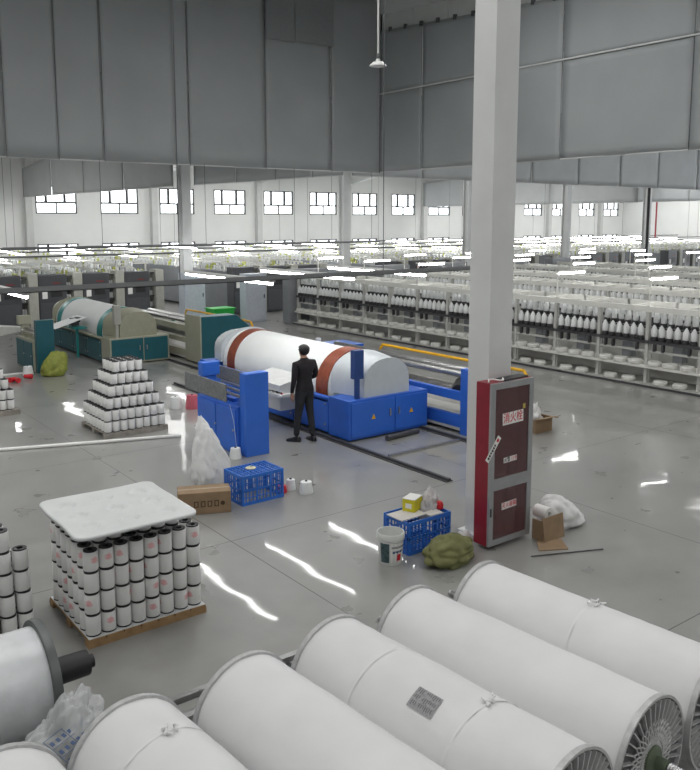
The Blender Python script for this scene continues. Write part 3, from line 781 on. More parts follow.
def pallet(label, x0, x1, y0, y1, h, mt, sheet_mt=None):
    o = empty('pallet', ((x0 + x1) / 2, (y0 + y1) / 2, 0), label, 'pallet')
    w_, d_ = (x1 - x0) / 2, (y1 - y0) / 2; t = .02
    nb = 7
    for i in range(nb):
        xa = -w_ + i * (2 * w_ / nb); box_obj('plank', xa + .008, xa + 2 * w_ / nb - .008, -d_, d_, h - t, h, mt, o)
    for yy in (-d_, -.05, d_ - .1): box_obj('stringer', -w_, w_, yy, yy + .1, .018, h - t, mt, o)
    for yy in (-d_, -.05, d_ - .1): box_obj('bottom_board', -w_, w_, yy, yy + .1, 0, .018, mt, o)
    if sheet_mt: box_obj('slip_sheet', -w_ + .01, w_ - .01, -d_ + .01, d_ - .01, h, h + .006, sheet_mt, o)
    return o
# the photo shows the front and left faces of each stack: those spools are things, the packed rest is one mesh
def filler(cells, label):
    b = MB()
    for (x, y, z) in cells:
        b.cur = 0; b.lathe([(.068, z + .012), (.069, z + .02), (.069, z + .19), (.05, z + .193)], 10, Matrix.Translation((x, y, 0)))
        b.cur = 1; b.lathe([(.03, z), (.067, z), (.067, z + .011), (.03, z + .011)], 10, Matrix.Translation((x, y, 0)), close=True); b.lathe([(.03, z + .15), (.036, z + .15), (.062, z + .194), (.062, z + .205), (.03, z + .205)], 10, Matrix.Translation((x, y, 0)), close=True)
    tag(b.build('packed_spools', [M_SPOOLP, M_BLACK]), label, 'yarn spools', None, 'stuff')
pallet('brown wooden pallet under the spool stack with the white tray on top', 2.4, 3.6, 7.08, 8.2, .082, M_WOOD, M_FOAM)
G1 = 'spools on the brown pallet under the white tray'; L1 = 'white yarn spool with black rims stacked under the white tray'
nx, ny = 8, 7; px_, py_ = .147, .152
rest = []
for lv in range(5):
    for i in range(nx):
        for j in range(ny):
            x = 2.4 + .085 + i * px_; y = 7.08 + .10 + j * py_; z = .089 + lv * SH
            if lv == 4:
                if j == 0 or (j == 1 and i in (0, 3)): continue
                if i > nx - 2 or j > ny - 2: continue
                seen = j == 1 or i == 0 or (j == 2 and i == 3)
            else: seen = j == 0 or i == 0 or (lv == 3 and j == 1)
            if seen: spool_at((x + random.uniform(-.0035, .0035), y + random.uniform(-.006, .003), z), L1, G1)
            else: rest.append((x, y, z))
filler(rest, 'inner white spools packed inside the stack under the white tray')
# tray lid with nine round dimples
def tray_lid():
    N, W_, D_ = 60, .575, .585
    vs_, fs_ = [], []
    dents = [(a * .36, c_ * .34) for a in (-1, 0, 1) for c_ in (-1, 0, 1)]
    for j in range(N + 1):
        for i in range(N + 1):
            u, v = -1 + 2 * i / N, -1 + 2 * j / N
            x, y = u * W_, v * D_
            cr_ = .10   # rounded corners
            ax, ay = abs(x) - (W_ - cr_), abs(y) - (D_ - cr_)
            if ax > 0 and ay > 0:
                d = math.hypot(ax, ay); mxx = max(ax, ay); s_ = mxx / d
                x = math.copysign(W_ - cr_ + ax * s_, x); y = math.copysign(D_ - cr_ + ay * s_, y)
            z = .02 * noise.noise((x * 2, y * 2, 1))
            for dx, dy in dents:
                r = math.hypot(x - dx, y - dy)
                if r < .095: z -= .024 * (1 if r < .07 else (.095 - r) / .025)
                elif r < .115: z += .006
            vs_.append((x, y, z))
    for j in range(N):
        for i in range(N):
            q = j * (N + 1) + i; fs_.append((q, q + 1, q + N + 2, q + N + 1))
    o = MB().add(vs_, fs_).build('tray', M_FOAM, loc=(2.81, 7.32, .089 + 5 * SH + .05), ang=60)
    sd = o.modifiers.new('thick', 'SOLIDIFY'); sd.thickness = .03; sd.offset = -1
    o.rotation_euler = (0, 0, -.02)
    return tag(o, 'white plastic tray with round dimples lying on the big spool stack', 'tray')
tray_lid()
# pyramids
def pyramid(cx, cy, counts, h, label, group, fl, only=None):
    rest = []
    for lv, n_ in enumerate(counts):
        for i in range(n_):
            for j in range(n_):
                x = cx + (i - (n_ - 1) / 2) * .147; y = cy + (j - (n_ - 1) / 2) * .147; z = h + lv * SH
                if (i == 0 or j == 0 or lv == len(counts) - 1) and (only is None or only(x, y, lv)): spool_at((x + random.uniform(-.0035, .0035), y + random.uniform(-.0035, .0035), z), label, group, proto=sq)
                else: rest.append((x, y, z))
    filler(rest, fl)
pallet('grey weathered pallet under the tapering spool stack by the teal machine', 5.24, 6.46, 14.08, 15.28, .10, M_GREYWOOD)
pyramid(5.85, 14.68, [8, 8, 7, 6, 5, 4], .101, 'white yarn spool in the tapering stack before the teal machine', 'spools of the tapering stack', 'inner spools packed inside the tapering stack')
pallet('grey weathered pallet at the floor edge under the low spool stack', 3.45, 4.62, 17.05, 18.2, .10, M_GREYWOOD)
pyramid(4.03, 17.63, [7, 7, 6, 5], .101, 'white yarn spool in the low stack near the red tubes', 'spools of the low stack', 'inner spools packed inside the low stack', lambda x, y, lv: x > 3.9)
pallet('wooden pallet under the spool stack beside the silver wrapped beam', 1.0, 2.12, 7.5, 8.6, .09, M_GREYWOOD)
rest = []
for lv in range(5):
    for i in range(7):
        for j in range(7):
            if lv == 4 and (i > 5 or j > 3): continue
            if lv == 3 and i == 6 and j > 0: continue
            p = (1.09 + i * .152 - lv * .008, 7.6 + j * .15, .091 + lv * SH)
            if i > 2 and (j == 0 or (i == 6) or (lv == 4) or (lv == 3 and i == 5)): spool_at((p[0] + random.uniform(-.004, .004), p[1] + random.uniform(-.004, .003), p[2]), 'white yarn spool with black core in the stack beside the silver beam', 'spools of the stack beside the silver beam', proto=sq)
            else: rest.append(p)
filler(rest, 'inner spools packed inside the stack beside the silver beam')
for q_ in (sp, sq): bpy.data.objects.remove(q_.children[0]); bpy.data.objects.remove(q_)

# ================================================================== warp beams in the foreground
BR = .40
def flange(front):
    """spoked flange in local xz plane, thickness along +y; origin at centre"""
    b = MB()
    R2 = Matrix.Rotation(-PI / 2, 4, 'X')   # z -> y
    b.lathe([(BR - .018, -.018), (BR, -.018), (BR, .018), (BR - .018, .018)], 64, R2, close=True)
    b.lathe([(.125, -.02), (.14, -.02), (.14, .012), (.125, .012)], 40, R2, close=True)
    return b
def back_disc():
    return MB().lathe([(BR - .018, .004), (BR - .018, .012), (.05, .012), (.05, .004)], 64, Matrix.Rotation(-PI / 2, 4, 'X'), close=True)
def spokes():
    b = MB()
    for k_ in range(36):
        t = 2 * PI * k_ / 36
        M = Matrix.Rotation(t, 4, 'Y')
        b.box(.25, BR - .025, -.022, .004, -.0048, .0048, M)
    for ring_r, nn in ((.25, 36), (.21, 36), (.17, 36), (.13, 36)):
        for k_ in range(nn):
            off = .5 if round((.25 - ring_r) / .04) % 2 else 0
            t0 = 2 * PI * (k_ + off) / nn
            for s_ in (-.5, .5):
                t1 = t0 + s_ * 2 * PI / nn; r1 = ring_r - .04
                p0 = Vector((ring_r * math.cos(t0), -.012, ring_r * math.sin(t0))); p1 = Vector((r1 * math.cos(t1), -.012, r1 * math.sin(t1)))
                b.cyl(p0, p1, .0062, n=5)
    return b
def hub():
    b = MB()
    b.lathe([(.095, .0), (.095, .03), (.07, .045), (.045, .05), (.045, .12), (0, .12)], 24, Matrix.Rotation(PI / 2, 4, 'X'))
    return b
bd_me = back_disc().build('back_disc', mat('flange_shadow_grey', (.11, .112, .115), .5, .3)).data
fl_me = flange(1).build('flange', M_ALU).data; sp_me = spokes().build('spokes', M_ALU).data
hub_me = hub().build('hub', mat('green_grey_hub', (.12, .15, .10), .45, .4)).data
th = MB()
for q in range(14): th.lathe([(.03, .12 + q * .016), (.036, .128 + q * .016), (.03, .136 + q * .016)], 18, Matrix.Rotation(PI / 2, 4, 'X'))
th.lathe([(.029, .1), (.029, .36), (.02, .37), (0, .37)], 18, Matrix.Rotation(PI / 2, 4, 'X'))
th_me = th.build('threaded_shaft', M_STEEL).data
for nme in ('back_disc', 'flange', 'spokes', 'hub', 'threaded_shaft'): bpy.data.objects.remove(bpy.data.objects[nme])
def warp_beam(x, y0, y1, z, label, seed, tape=None, sticker=False):
    o = empty('warp_beam', (x + SKEW, y0, z), label, 'warp beam', None, math.atan2(SKEW, y1 - y0))
    L = y1 - y0; n_ = 64; rings = []
    for i in range(25):
        yy = .012 + (L - .024) * i / 24
        rr = []
        for k_ in range(n_):
            t = 2 * PI * k_ / n_
            r = BR - .016 + .005 * noise.noise((math.cos(t) * 2 + seed, yy * 2.5, math.sin(t) * 2)) + .004 * noise.noise((t * 6 + seed * 3, yy * 9, seed))
            rr.append((r * math.cos(t), yy, r * math.sin(t)))
        rings.append(rr)
    w_ = MB().loft(rings).build('wrap', M_WRAP, o, ang=60)
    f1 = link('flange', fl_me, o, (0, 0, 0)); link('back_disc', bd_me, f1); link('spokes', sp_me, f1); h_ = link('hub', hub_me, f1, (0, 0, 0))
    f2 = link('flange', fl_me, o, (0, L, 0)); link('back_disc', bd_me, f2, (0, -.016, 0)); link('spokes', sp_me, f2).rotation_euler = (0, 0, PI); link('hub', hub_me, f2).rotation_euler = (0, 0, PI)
    link('threaded_shaft', th_me, o, (0, 0, 0))
    ts = link('threaded_shaft', th_me, o, (0, L, 0)); ts.rotation_euler = (0, 0, PI)
    for ty in (tape or []):
        b = MB(); b.loft([[((BR - .0135 + .001 * math.sin(k_ * 1.7)) * math.cos(2 * PI * k_ / n_), ty + dy + .03 * math.sin(2 * PI * k_ / n_ + seed), (BR - .0135 + .001 * math.sin(k_ * 1.7)) * math.sin(2 * PI * k_ / n_)) for k_ in range(n_)] for dy in (0, .02)], caps=False)
        b.build('tape_seam', M_TAPE, o, ang=60)
    # twisted film knot on top of the wrap seam
    b = MB()
    for q in range(9):
        c_ = Vector((random.uniform(-.02, .09), (tape[0] if tape else L * .5) + random.uniform(-.05, .05), BR - .016 + random.uniform(0, .02)))
        b.cyl(c_, c_ + Vector((random.uniform(-.04, .04), random.uniform(-.04, .04), random.uniform(0, .03))), .012, .004, 5)
    if tape: b.build('film_knot', M_TAPE, w_)
    if sticker:
        NN = 8; vs_, fs_ = [], []
        t0, t1, ya, yb = math.radians(110), math.radians(131), .84, 1.04
        for j in range(2):
            for i in range(NN + 1):
                t = t0 + (t1 - t0) * i / NN; vs_.append(((BR - .008) * math.cos(t), ya if j == 0 else yb, (BR - .008) * math.sin(t)))
        fs_ = [(i, i + 1, NN + 2 + i, NN + 1 + i) for i in range(NN)]
        s_ = MB().add(vs_, fs_).build('label_sheet', M_INKGREY, o)
        b = MB()
        for q in range(11):
            yy = ya + .015 + q * .016
            if q == 7: continue
            for seg in range(3):
                a = t0 + (t1 - t0) * (.06 + .31 * seg); c_ = a + (t1 - t0) * random.uniform(.12, .26)
                b.add([((BR - .006) * math.cos(t), y_, (BR - .006) * math.sin(t)) for t, y_ in ((a, yy), (c_, yy), (c_, yy + .006), (a, yy + .006))], [(0, 1, 2, 3)])
        b.build('print_lines', mat('label_ink', (.14, .14, .15), .6), s_, smooth=False)
    return o
SKEW = .15
BX = [1.75, 2.57, 3.35, 4.14, 4.94]
BY1 = [4.52, 4.54, 4.60, 4.62, 4.61]
warp_beam(.98, 2.5, 4.5, .62, 'white wrapped warp beam beside the crumpled polythene bag, end of the row', 1.3, None)
warp_beam(BX[0], 2.55, BY1[0], .62, 'white wrapped warp beam next to the crumpled polythene bag, with a taped seam', 2.1, [1.55])
warp_beam(BX[1], 2.55, BY1[1], .62, 'smooth white wrapped warp beam between the taped beam and the labelled beam', 3.7, None)
warp_beam(BX[2], 2.55, BY1[2], .62, 'white wrapped warp beam with a small grey printed label and two tape seams', 4.4, [.62, 1.45], True)
warp_beam(BX[3], 2.58, BY1[3], .62, 'white wrapped warp beam between the labelled beam and the outermost one', 5.9, None)
warp_beam(BX[4], 2.60, BY1[4], .62, 'outermost white wrapped warp beam of the row, lying closest to the fire cabinet', 6.6, [.95])
# cradle rails under the beams
for q, yy in enumerate((2.95, 4.15)):
    o = empty('cradle_rail', (3.0, yy, 0), ['steel cradle rail under the spoked ends of the warp beams', 'steel cradle rail under the warp beams beside the floor'][q], 'rail')
    box_obj('beam', -2.5, 2.6, -.06, .06, .12, .222, M_DARKSTEEL, o)
    for xx in (-2.4, -.8, .8, 2.4): box_obj('foot', xx, xx + .12, -.1, .1, 0, .12, M_DARKSTEEL, o)
o = empty('steel_rack', (2.2, 5.3, 0), 'low steel rail rack on the floor behind the warp beams', 'rack')
for yy, z, r_, mt in ((0, .22, .03, M_STEEL), (.14, .14, .022, M_STEEL), (.26, .22, .03, M_STEEL)): box_obj('rail', -2.5, 1.75, yy - r_, yy + r_, z - .05, z, mt, o)
b = MB().box(-2.5, 1.75, .02, .24, .02, .05); b.build('tray_plate', M_DARKSTEEL, o, smooth=False)
for xx in (-1.9, -.3, 1.3): box_obj('foot', xx, xx + .08, -.04, .3, 0, .17, M_DARKSTEEL, o)

# silver beam lying crosswise on the left
o = empty('silver_beam', (1.62, 5.82, .60), 'silver film wrapped beam with a black shaft lying crosswise beside the spool stack', 'warp beam')
Ry = Matrix.Rotation(PI / 2, 4, 'Y')
MB().lathe([(.37, -2.2), (.375, -1.0), (.372, -.03)], 56, Ry).build('wrap', M_SILVERWRAP, o, ang=60)
MB().lathe([(.37, -.03), (.415, -.03), (.42, 0), (.415, .03), (.37, .035), (.33, .02), (.1, .02)], 56, Ry).build('flange', mat('grey_flange', (.12, .13, .13), .45, .5), o)
MB().lathe([(.105, .02), (.10, .06), (.095, .33), (.09, .34), (.05, .34), (.05, .38), (0, .38)], 28, Ry).build('shaft', M_BLACK, o)
o2 = empty('beam_stand', (1.0, 5.82, 0), 'black steel stand under the silver wrapped beam', 'stand')
b = MB().box(-.9, .45, -.25, .25, .10, .17); b.build('bed', M_BLACK, o2, smooth=False)
for xx in (-.7, .1): MB().prism([(xx, 0), (xx + .1, 0), (xx + .1, .10), (xx, .10)], -.3, .3).build('foot', M_BLACK, o2, smooth=False); 
MB().prism([(-.8, .17), (.35, .17), (.35, .225), (-.8, .225)], -.12, .12).build('cushion', M_BLACK, o2, smooth=False)

# crumpled polythene bag with blue print
def blob(name, mt, loc, sx, sy, sz, amp, freq, seed, sub=4, label=None, cat=None, lean=(0, 0), taper=0.0, spike=None, crease=0.0):
    bm = bmesh.new(); bmesh.ops.create_icosphere(bm, subdivisions=sub, radius=1)
    for v in bm.verts:
        p = v.co.copy(); nrm = p.normalized()
        d = 1 + amp * noise.noise(nrm * freq + Vector((seed, seed * 2, 0))) + amp * .5 * noise.noise(nrm * freq * 2.3 + Vector((seed, 0, seed)))
        if crease: d += crease * abs(noise.noise(nrm * freq * 1.6 + Vector((0, seed, seed)))) - crease * .25
        p = p * d
        if spike:
            for (dv, pw, hgt) in spike:
                c_ = max(0, nrm.dot(Vector(dv).normalized())); p += Vector(dv).normalized() * hgt * c_ ** pw
        z = p.z
        zz = max(z, -.72)
        s_ = 1 - taper * (zz + .72) / 1.72
        v.co = Vector((p.x * sx * s_ + lean[0] * (zz + .72), p.y * sy * s_ + lean[1] * (zz + .72), (zz + .72) * sz))
    me = bpy.data.meshes.new(name); bm.to_mesh(me); bm.free()
    me.materials.append(mt); me.polygons.foreach_set('use_smooth', [True] * len(me.polygons))
    o = link(name, me, None, loc)
    if label: tag(o, label, cat)
    return o
pb = blob('polythene_bag', M_POLY, (1.42, 5.0, .225), .32, .24, .32, .2, 2.4, 3.3, 5, 'crumpled clear polythene bag with blue print between two beams', 'plastic bag', (.12, .08), .3, [((.3, .9, .8), 14, .35)], .28)
b = MB(); Mb = Matrix.Translation((.13, -.10, .40)) @ Matrix.Rotation(math.radians(28), 4, 'Z') @ Matrix.Rotation(math.radians(22), 4, 'X')
for a in range(4): b.box(-.16, .16, -.12 + a * .08, -.116 + a * .08, 0, .001, Mb)
for a in range(3): b.box(-.16 + a * .155, -.156 + a * .155, -.12, .12, 0, .001, Mb)
for a in range(3):
    for c_ in range(6): b.box(-.14 + c_ * .05, -.115 + c_ * .05, -.10 + a * .08, -.07 + a * .08, 0, .001, Mb)
b.build('blue_print', M_INKBLUE, pb, smooth=False)

# ================================================================== fire cabinet
FX0, FX1, FY0, FY1, FZ0, FZ1 = 6.97, 7.71, 6.42, 6.66, .05, 2.02
fc = empty('fire_hydrant_cabinet', (FX0, FY0, 0), 'tall red fire hydrant cabinet with grey framed glass doors on the column', 'fire cabinet')
W = FX1 - FX0; D = FY1 - FY0
b = MB().box(0, .015, .03, D, FZ0, FZ1).box(W - .015, W, .03, D, FZ0, FZ1).box(.015, W - .015, D - .015, D, FZ0, FZ1).box(.015, W - .015, .03, D - .015, FZ0, FZ0 + .015).box(.015, W - .015, .03, D - .015, FZ1 - .015, FZ1).box(.015, W - .015, .03, D - .015, .8, .815)
b.build('cabinet_body', M_RED, fc, smooth=False)
M_DF = mat('door_frame_alu', (.36, .37, .38), .4, .5)
t = .075
for nm, z0, z1 in (('upper_door', .80, FZ1), ('lower_door', FZ0, .80)):
    b = MB().box(0, W, 0, .03, z1 - t, z1).box(0, W, 0, .03, z0, z0 + t * .9).box(0, t, 0, .03, z0 + t * .9, z1 - t).box(W - t, W, 0, .03, z0 + t * .9, z1 - t)
    d = b.build(nm, M_DF, fc, smooth=False)
    pane = box_obj('pane', t, W - t, .012, .018, z0 + t * .9, z1 - t, MATS.get('cab_glass') or clear('cab_glass', (.15, .075, .08), .38, .08), d)
box_obj('latch', .02, .035, -.012, 0, .42, .52, M_DARKSTEEL, fc)
MB().cyl((W * .5, .17, 1.45), (W * .5, .10, 1.45), .22, n=28).build('hose_reel', mat('hose_red', (.25, .02, .03), .5), fc)
MB().cyl((W * .72, .14, .82), (W * .72, .14, 1.05), .06, n=14).build('nozzle', M_STEEL, fc)
for xx in (.28, .5): MB().lathe([(0, .12), (.075, .12), (.075, .55), (.04, .62), (.02, .7), (0, .7)], 14).build('extinguisher', mat('ext_red', (.2, .015, .02), .4), fc, (xx, .14, 0))
Rx = Matrix.Rotation(PI / 2, 4, 'X')
def sign(name, cx, cz, w_, h_, words, rot=0.0, y=-.001):
    M0 = Matrix.Translation((cx, y, cz)) @ Matrix.Rotation(rot, 4, 'Y')
    s_ = MB().box(-w_ / 2, w_ / 2, -.002, 0, -h_ / 2, h_ / 2, M0).build(name, M_PAPER, fc, smooth=False)
    for (body, size, dx, mt, xs_) in words:
        text_mesh('lettering', body, size, mt, s_, M0 @ Matrix.Translation((dx, -.003, 0)) @ Rx, xs=xs_)
sign('hydrant_sign', .39, 1.575, .36, .145, [('消火栓', .135, 0, M_INKRED, .85)], -.03, y=.011)
sign('alarm_sign', .36, 1.07, .23, .065, [('火警', .06, -.055, M_INK, .9), ('119', .065, .06, M_INKRED, 1.0)], -.03, y=.011)
sign('extinguisher_sign', .36, .505, .26, .085, [('灭火器箱', .07, 0, M_INKRED, .92)], -.03, y=.011)
# seal strip stuck across the frame, printed marks
M0 = Matrix.Translation((.045, -.003, 1.245)) @ Matrix.Rotation(math.radians(-52), 4, 'Y')
s_ = MB().box(-.17, .17, -.002, 0, -.034, .034, M0).build('seal_strip', M_PAPER, fc, smooth=False)
b = MB()
for q in range(6): b.box(-.14 + q * .035, -.115 + q * .035, -.004, -.002, -.018 + .004 * (q % 3), .016, M0)
b.build('print_marks', M_INK, s_, smooth=False)
MB().box(.10, .14, -.004, -.002, -.018, .018, M0).build('red_mark', M_INKRED, s_, smooth=False)
tag(box_obj('seal_tag', .56, .60, .005, .011, 1.66, 1.72, mat('yellow_tag', (.45, .38, .08), .6), fc), 'small yellow seal tag')
o = box_obj('black_notebook', -.22, .22, -.07, .07, 0, .02, M_BLACK, loc=(7.45, 6.54, FZ1)); o.rotation_euler = (0, 0, .08); tag(o, 'thin black notebook lying on top of the fire cabinet', 'notebook')
b = MB(); pts = [(7.0 + .05 * q, 6.50 + .05 * math.sin(q * 1.3), FZ1 + .012 + .02 * abs(math.sin(q * .9))) for q in range(6)]; b.path(pts, .01, 6)
tag(b.build('white_cable', M_PAPER), 'loose white cable on top of the fire cabinet', 'cable')

# ================================================================== items by the column
def lattice_crate(label, loc, rz, W_, D_, H_, flip=False, mt=M_CRATE, cellw=.055):
    o = empty('plastic_crate', loc, label, 'crate', None, rz)
    def side(nm, L_, place):
        b = MB(); t_ = .012
        for z0, z1 in ((0, .045), (H_ * .5 - .012, H_ * .5 + .012), (H_ - .045, H_)): b.box(-L_ / 2, L_ / 2, -t_, 0, z0, z1)
        nn = max(3, int(L_ / cellw))
        for i in range(nn + 1):
            x_ = -L_ / 2 + i * (L_ - .012) / nn; ww = .012 if i % 4 else .03
            b.box(min(x_, L_ / 2 - ww), min(x_, L_ / 2 - ww) + ww, -t_, 0, .045, H_ - .045)
        for zz in (H_ * .25, H_ * .75): b.box(-L_ / 2, L_ / 2, -t_ + .002, -.002, zz - .006, zz + .006)
        q = b.build(nm, mt, o, smooth=False); q.location = place[0]; q.rotation_euler = (0, 0, place[1]); return q
    side('long_side', W_, ((0, -D_ / 2 + .012, 0), 0)); side('long_side', W_, ((0, D_ / 2 - .012, 0), PI))
    side('short_side', D_ - .05, ((W_ / 2 - .012, 0, 0), PI / 2)); side('short_side', D_ - .05, ((-W_ / 2 + .012, 0, 0), -PI / 2))
    b = MB(); z0 = H_ - .012 if flip else .0
    nx_, ny_ = int(W_ / .06), int(D_ / .06)
    for i in range(nx_ + 1): x_ = -W_ / 2 + .012 + i * (W_ - .04) / nx_; b.box(x_, x_ + .014, -D_ / 2 + .014, D_ / 2 - .014, z0, z0 + .012)
    for j in range(ny_ + 1): y_ = -D_ / 2 + .015 + j * (D_ - .045) / ny_; b.box(-W_ / 2 + .014, W_ / 2 - .014, y_, y_ + .014, z0 + .001, z0 + .011)
    b.build('bottom', mt, o, smooth=False)
    return o
lattice_crate('blue lattice crate upside down on the floor with a cone on it', (5.77, 9.79, 0), .02, .68, .50, .42, True)
lattice_crate('open blue crate of packaging beside the white bucket', (6.47, 7.12, 0), -.0, .68, .46, .40, False)
tag(MB().lathe([(.02, 0), (.07, 0), (.075, .012), (.045, .022), (.02, .022)], 18, close=True).build('tape_ring', mat('cream_ring', (.66, .62, .42), .5), loc=(5.74, 9.82, .4201)), 'cream ring lying on the upturned blue crate', 'ring')
# cardboard pieces and bags in the open crate
o = MB().box(-.2, .2, -.14, .14, 0, .012).build('card_lid', mat('pale_card', (.58, .56, .53), .8), loc=(6.30, 7.12, .402), smooth=False); tag(o, 'pale cardboard lid lying on the open blue crate', 'cardboard')
o = MB().box(-.1, .1, -.07, .07, 0, .015).build('card_lid', MATS['pale_card'], loc=(6.58, 6.965, .402), smooth=False); tag(o, 'small pale card flap on the corner of the blue crate', 'cardboard')
o = empty('yellow_carton', (6.46, 7.20, .416), 'bright yellow carton with a white top on the blue crate', 'carton', None, .4)
box_obj('box', -.11, .11, -.08, .08, 0, .15, mat('carton_yellow', (.62, .55, .02), .5), o); box_obj('white_top', -.112, .112, -.082, .082, .15, .158, M_PAPER, o); box_obj('print', -.113, -.11, -.04, .04, .04, .1, M_PAPER, o)
blob('plastic_bag', clear('bag_film', (.62, .6, .6), .25, .3), (6.68, 7.14, .26), .16, .13, .21, .3, 2.5, 8.1, 4, 'crumpled translucent plastic bag in the open blue crate', 'plastic bag', (0, 0), .3, None, .5)
tag(MB().lathe([(0, 0), (.045, 0), (.05, .05), (.03, .09), (0, .09)], 14).build('red_cap', M_REDPLASTIC, loc=(6.77, 7.05, .40)), 'small red cap beside the bag on the blue crate', 'cap')
# bucket
bk = empty('paint_bucket', (5.86, 6.90, 0), 'white paint bucket with a printed label beside the blue crate', 'bucket')
MB().lathe([(.0, .0), (.125, .0), (.132, .01), (.15, .30), (.162, .305), (.165, .345), (.158, .37), (.15, .37), (.15, .345), (.126, .02), (0, .02)], 32).build('pail', mat('bucket_white', (.68, .70, .68), .35, var=.03), bk)
def wrap_patch(r0, r1, z0, z1, a0, a1, nm, mt, par):
    vs_, fs_ = [], []; NN = 8
    for j, (z, r) in enumerate(((z0, r0), (z1, r1))):
        for i in range(NN + 1):
            t = math.radians(a0 + (a1 - a0) * i / NN); vs_.append((r * math.cos(t), r * math.sin(t), z))
    fs_ = [(i, i + 1, NN + 2 + i, NN + 1 + i) for i in range(NN)]
    return MB().add(vs_, fs_).build(nm, mt, par)
lb = wrap_patch(.1345, .1495, .04, .28, 180, 330, 'label', M_PAPER, bk)
wrap_patch(.1355, .1505, .04, .27, 180, 225, 'dark_print', mat('label_teal', (.05, .09, .10), .5, var=.5, scale=25), lb)
wrap_patch(.138, .1435, .06, .14, 262, 285, 'red_print', M_INKRED, lb)
wrap_patch(.1405, .1435, .15, .18, 240, 300, 'blue_line', M_INKBLUE, lb)
wrap_patch(.1455, .147, .21, .235, 235, 310, 'grey_line', M_INKGREY, lb)
MB().path([(.16 * math.cos(math.radians(a)), .16 * math.sin(math.radians(a)), .33 - .05 * math.sin(math.radians(a - 180))) for a in range(180, 361, 15)], .004, 5).build('handle', M_STEEL, bk)
# sacks
o = blob('olive_sack', M_OLIVE, (6.42, 6.50, 0), .37, .25, .19, .14, 1.25, 1.2, 5, 'slumped olive green woven sack at the foot of the column', 'sack', (0, 0), .25, None, .24)
o = blob('white_scrap_bag', M_SACK, (6.86, 6.74, .0), .15, .09, .10, .4, 2.2, 4.2, 3, 'scrap of white plastic lying behind the olive sack', 'plastic bag', (0, 0), .2, None, .5)
blob('white_plastic_bag', M_SACK, (8.36, 6.46, 0), .36, .26, .24, .14, 1.2, 9.4, 5, 'white knotted plastic bag on the floor beside the fire cabinet', 'plastic bag', (-.08, 0), .3, [((1, -.5, -.5), 10, .25)], .2)
tag(MB().lathe([(.03, 0), (.08, 0), (.08, .2), (.03, .2)], 18, Matrix.Rotation(-PI / 2, 4, 'X'), close=True).build('paper_roll', M_PAPER, loc=(7.93, 6.30, .285)), 'white paper roll behind the leaning cardboard beside the cabinet', 'roll')
cb = empty('flattened_carton', (7.78, 6.18, 0), 'broken brown cardboard carton leaning beside the fire cabinet', 'carton')
MB().loft([[(-.32, -.12, .0), (.0, -.3, .0), (.18, -.05, .0), (-.1, .1, .0)], [(-.32, -.12, .012), (.0, -.3, .012), (.18, -.05, .012), (-.1, .1, .012)]]).build('flap', M_CARD, cb, smooth=False)
MB().box(-.08, .30, -.006, .006, 0, .30, Matrix.Translation((0, .0, .0)) @ Matrix.Rotation(-.12, 4, 'X')).build('panel', M_CARD, cb, smooth=False)
box_obj('side_panel', -.07, -.058, .03, .2, 0, .26, M_CARD, cb)
tag(MB().cyl((7.25, 6.0, .012), (8.1, 5.62, .012), .008, n=6).build('thin_rod', M_DARKSTEEL), 'thin dark rod on the floor before the fire cabinet', 'rod')
bx = empty('open_carton', (11.9, 9.85, 0), 'small brown carton with open flaps holding a plastic bag', 'carton', None, .0)
b = MB().box(-.24, .24, -.2, -.188, 0, .26).box(-.24, .24, .188, .2, 0, .26).box(-.24, -.228, -.188, .188, 0, .26).box(.228, .24, -.188, .188, 0, .26).box(-.228, .228, -.188, .188, 0, .01); b.build('body', M_CARD, bx, smooth=False)
MB().box(-.24, .24, -.2, 0, 0, .01, Matrix.Translation((0, -.19, .26)) @ Matrix.Rotation(-.25, 4, 'X')).build('flap', M_CARD, bx, smooth=False)
MB().box(0, .2, -.2, .2, 0, .01, Matrix.Translation((.235, 0, .255)) @ Matrix.Rotation(.25, 4, 'Y')).build('flap', M_CARD, bx, smooth=False)
blob('bubble_bag', M_SACK, (11.86, 9.88, .1), .2, .16, .24, .3, 2.4, 2.2, 4, 'white bubble plastic heaped in the small open carton', 'plastic bag', (0, 0), .3, None, .4)

# ================================================================== box, sack, cones in the middle
cbx = empty('cardboard_box', (4.96, 9.75, 0), 'closed brown cardboard box with dark print beside the blue crate', 'box', None, -.42)
box_obj('carton', -.35, .35, -.17, .17, 0, .30, M_CARD, cbx, bevel=.008)
box_obj('tape', -.352, .352, -.03, .03, .3, .302, mat('brown_tape', (.32, .24, .15), .3), cbx)
b = MB()
for q in range(4):
    x_ = -.14 + q * .09
    b.box(x_, x_ + .06, -.172, -.17, .17, .182).box(x_, x_ + .012, -.172, -.17, .10, .17).box(x_ + .048, x_ + .06, -.172, -.17, .10, .17).box(x_, x_ + .06, -.172, -.17, .10, .11)
b.build('print', M_BROWNINK, cbx, smooth=False)
MB().cyl((.24, -.17, .14), (.24, -.172, .14), .03, n=14).build('round_mark', M_BROWNINK, cbx)
blob('white_sack', M_SACK, (5.62, 10.72, 0), .36, .26, .52, .13, 1.9, 6.1, 5, 'tall slumped white woven sack standing behind the cardboard box', 'sack', (-.02, .12), .55, [((-.25, .3, 1), 12, .25)], .15)
def cone(loc, mt, label, r=.08, h=.15, rot=None):
    o = empty('yarn_cone', loc, label, 'yarn cone')
    if rot: o.rotation_euler = rot
    MB().lathe([(0, .0), (r, 0), (r * 1.02, .02), (r * .8, h), (r * .3, h + .005), (0, h + .005)], 20).build('yarn', mt, o); MB().cyl((0, 0, h), (0, 0, h + .02), .018, n=10).build('core_tube', M_BLACK, o)
    return o
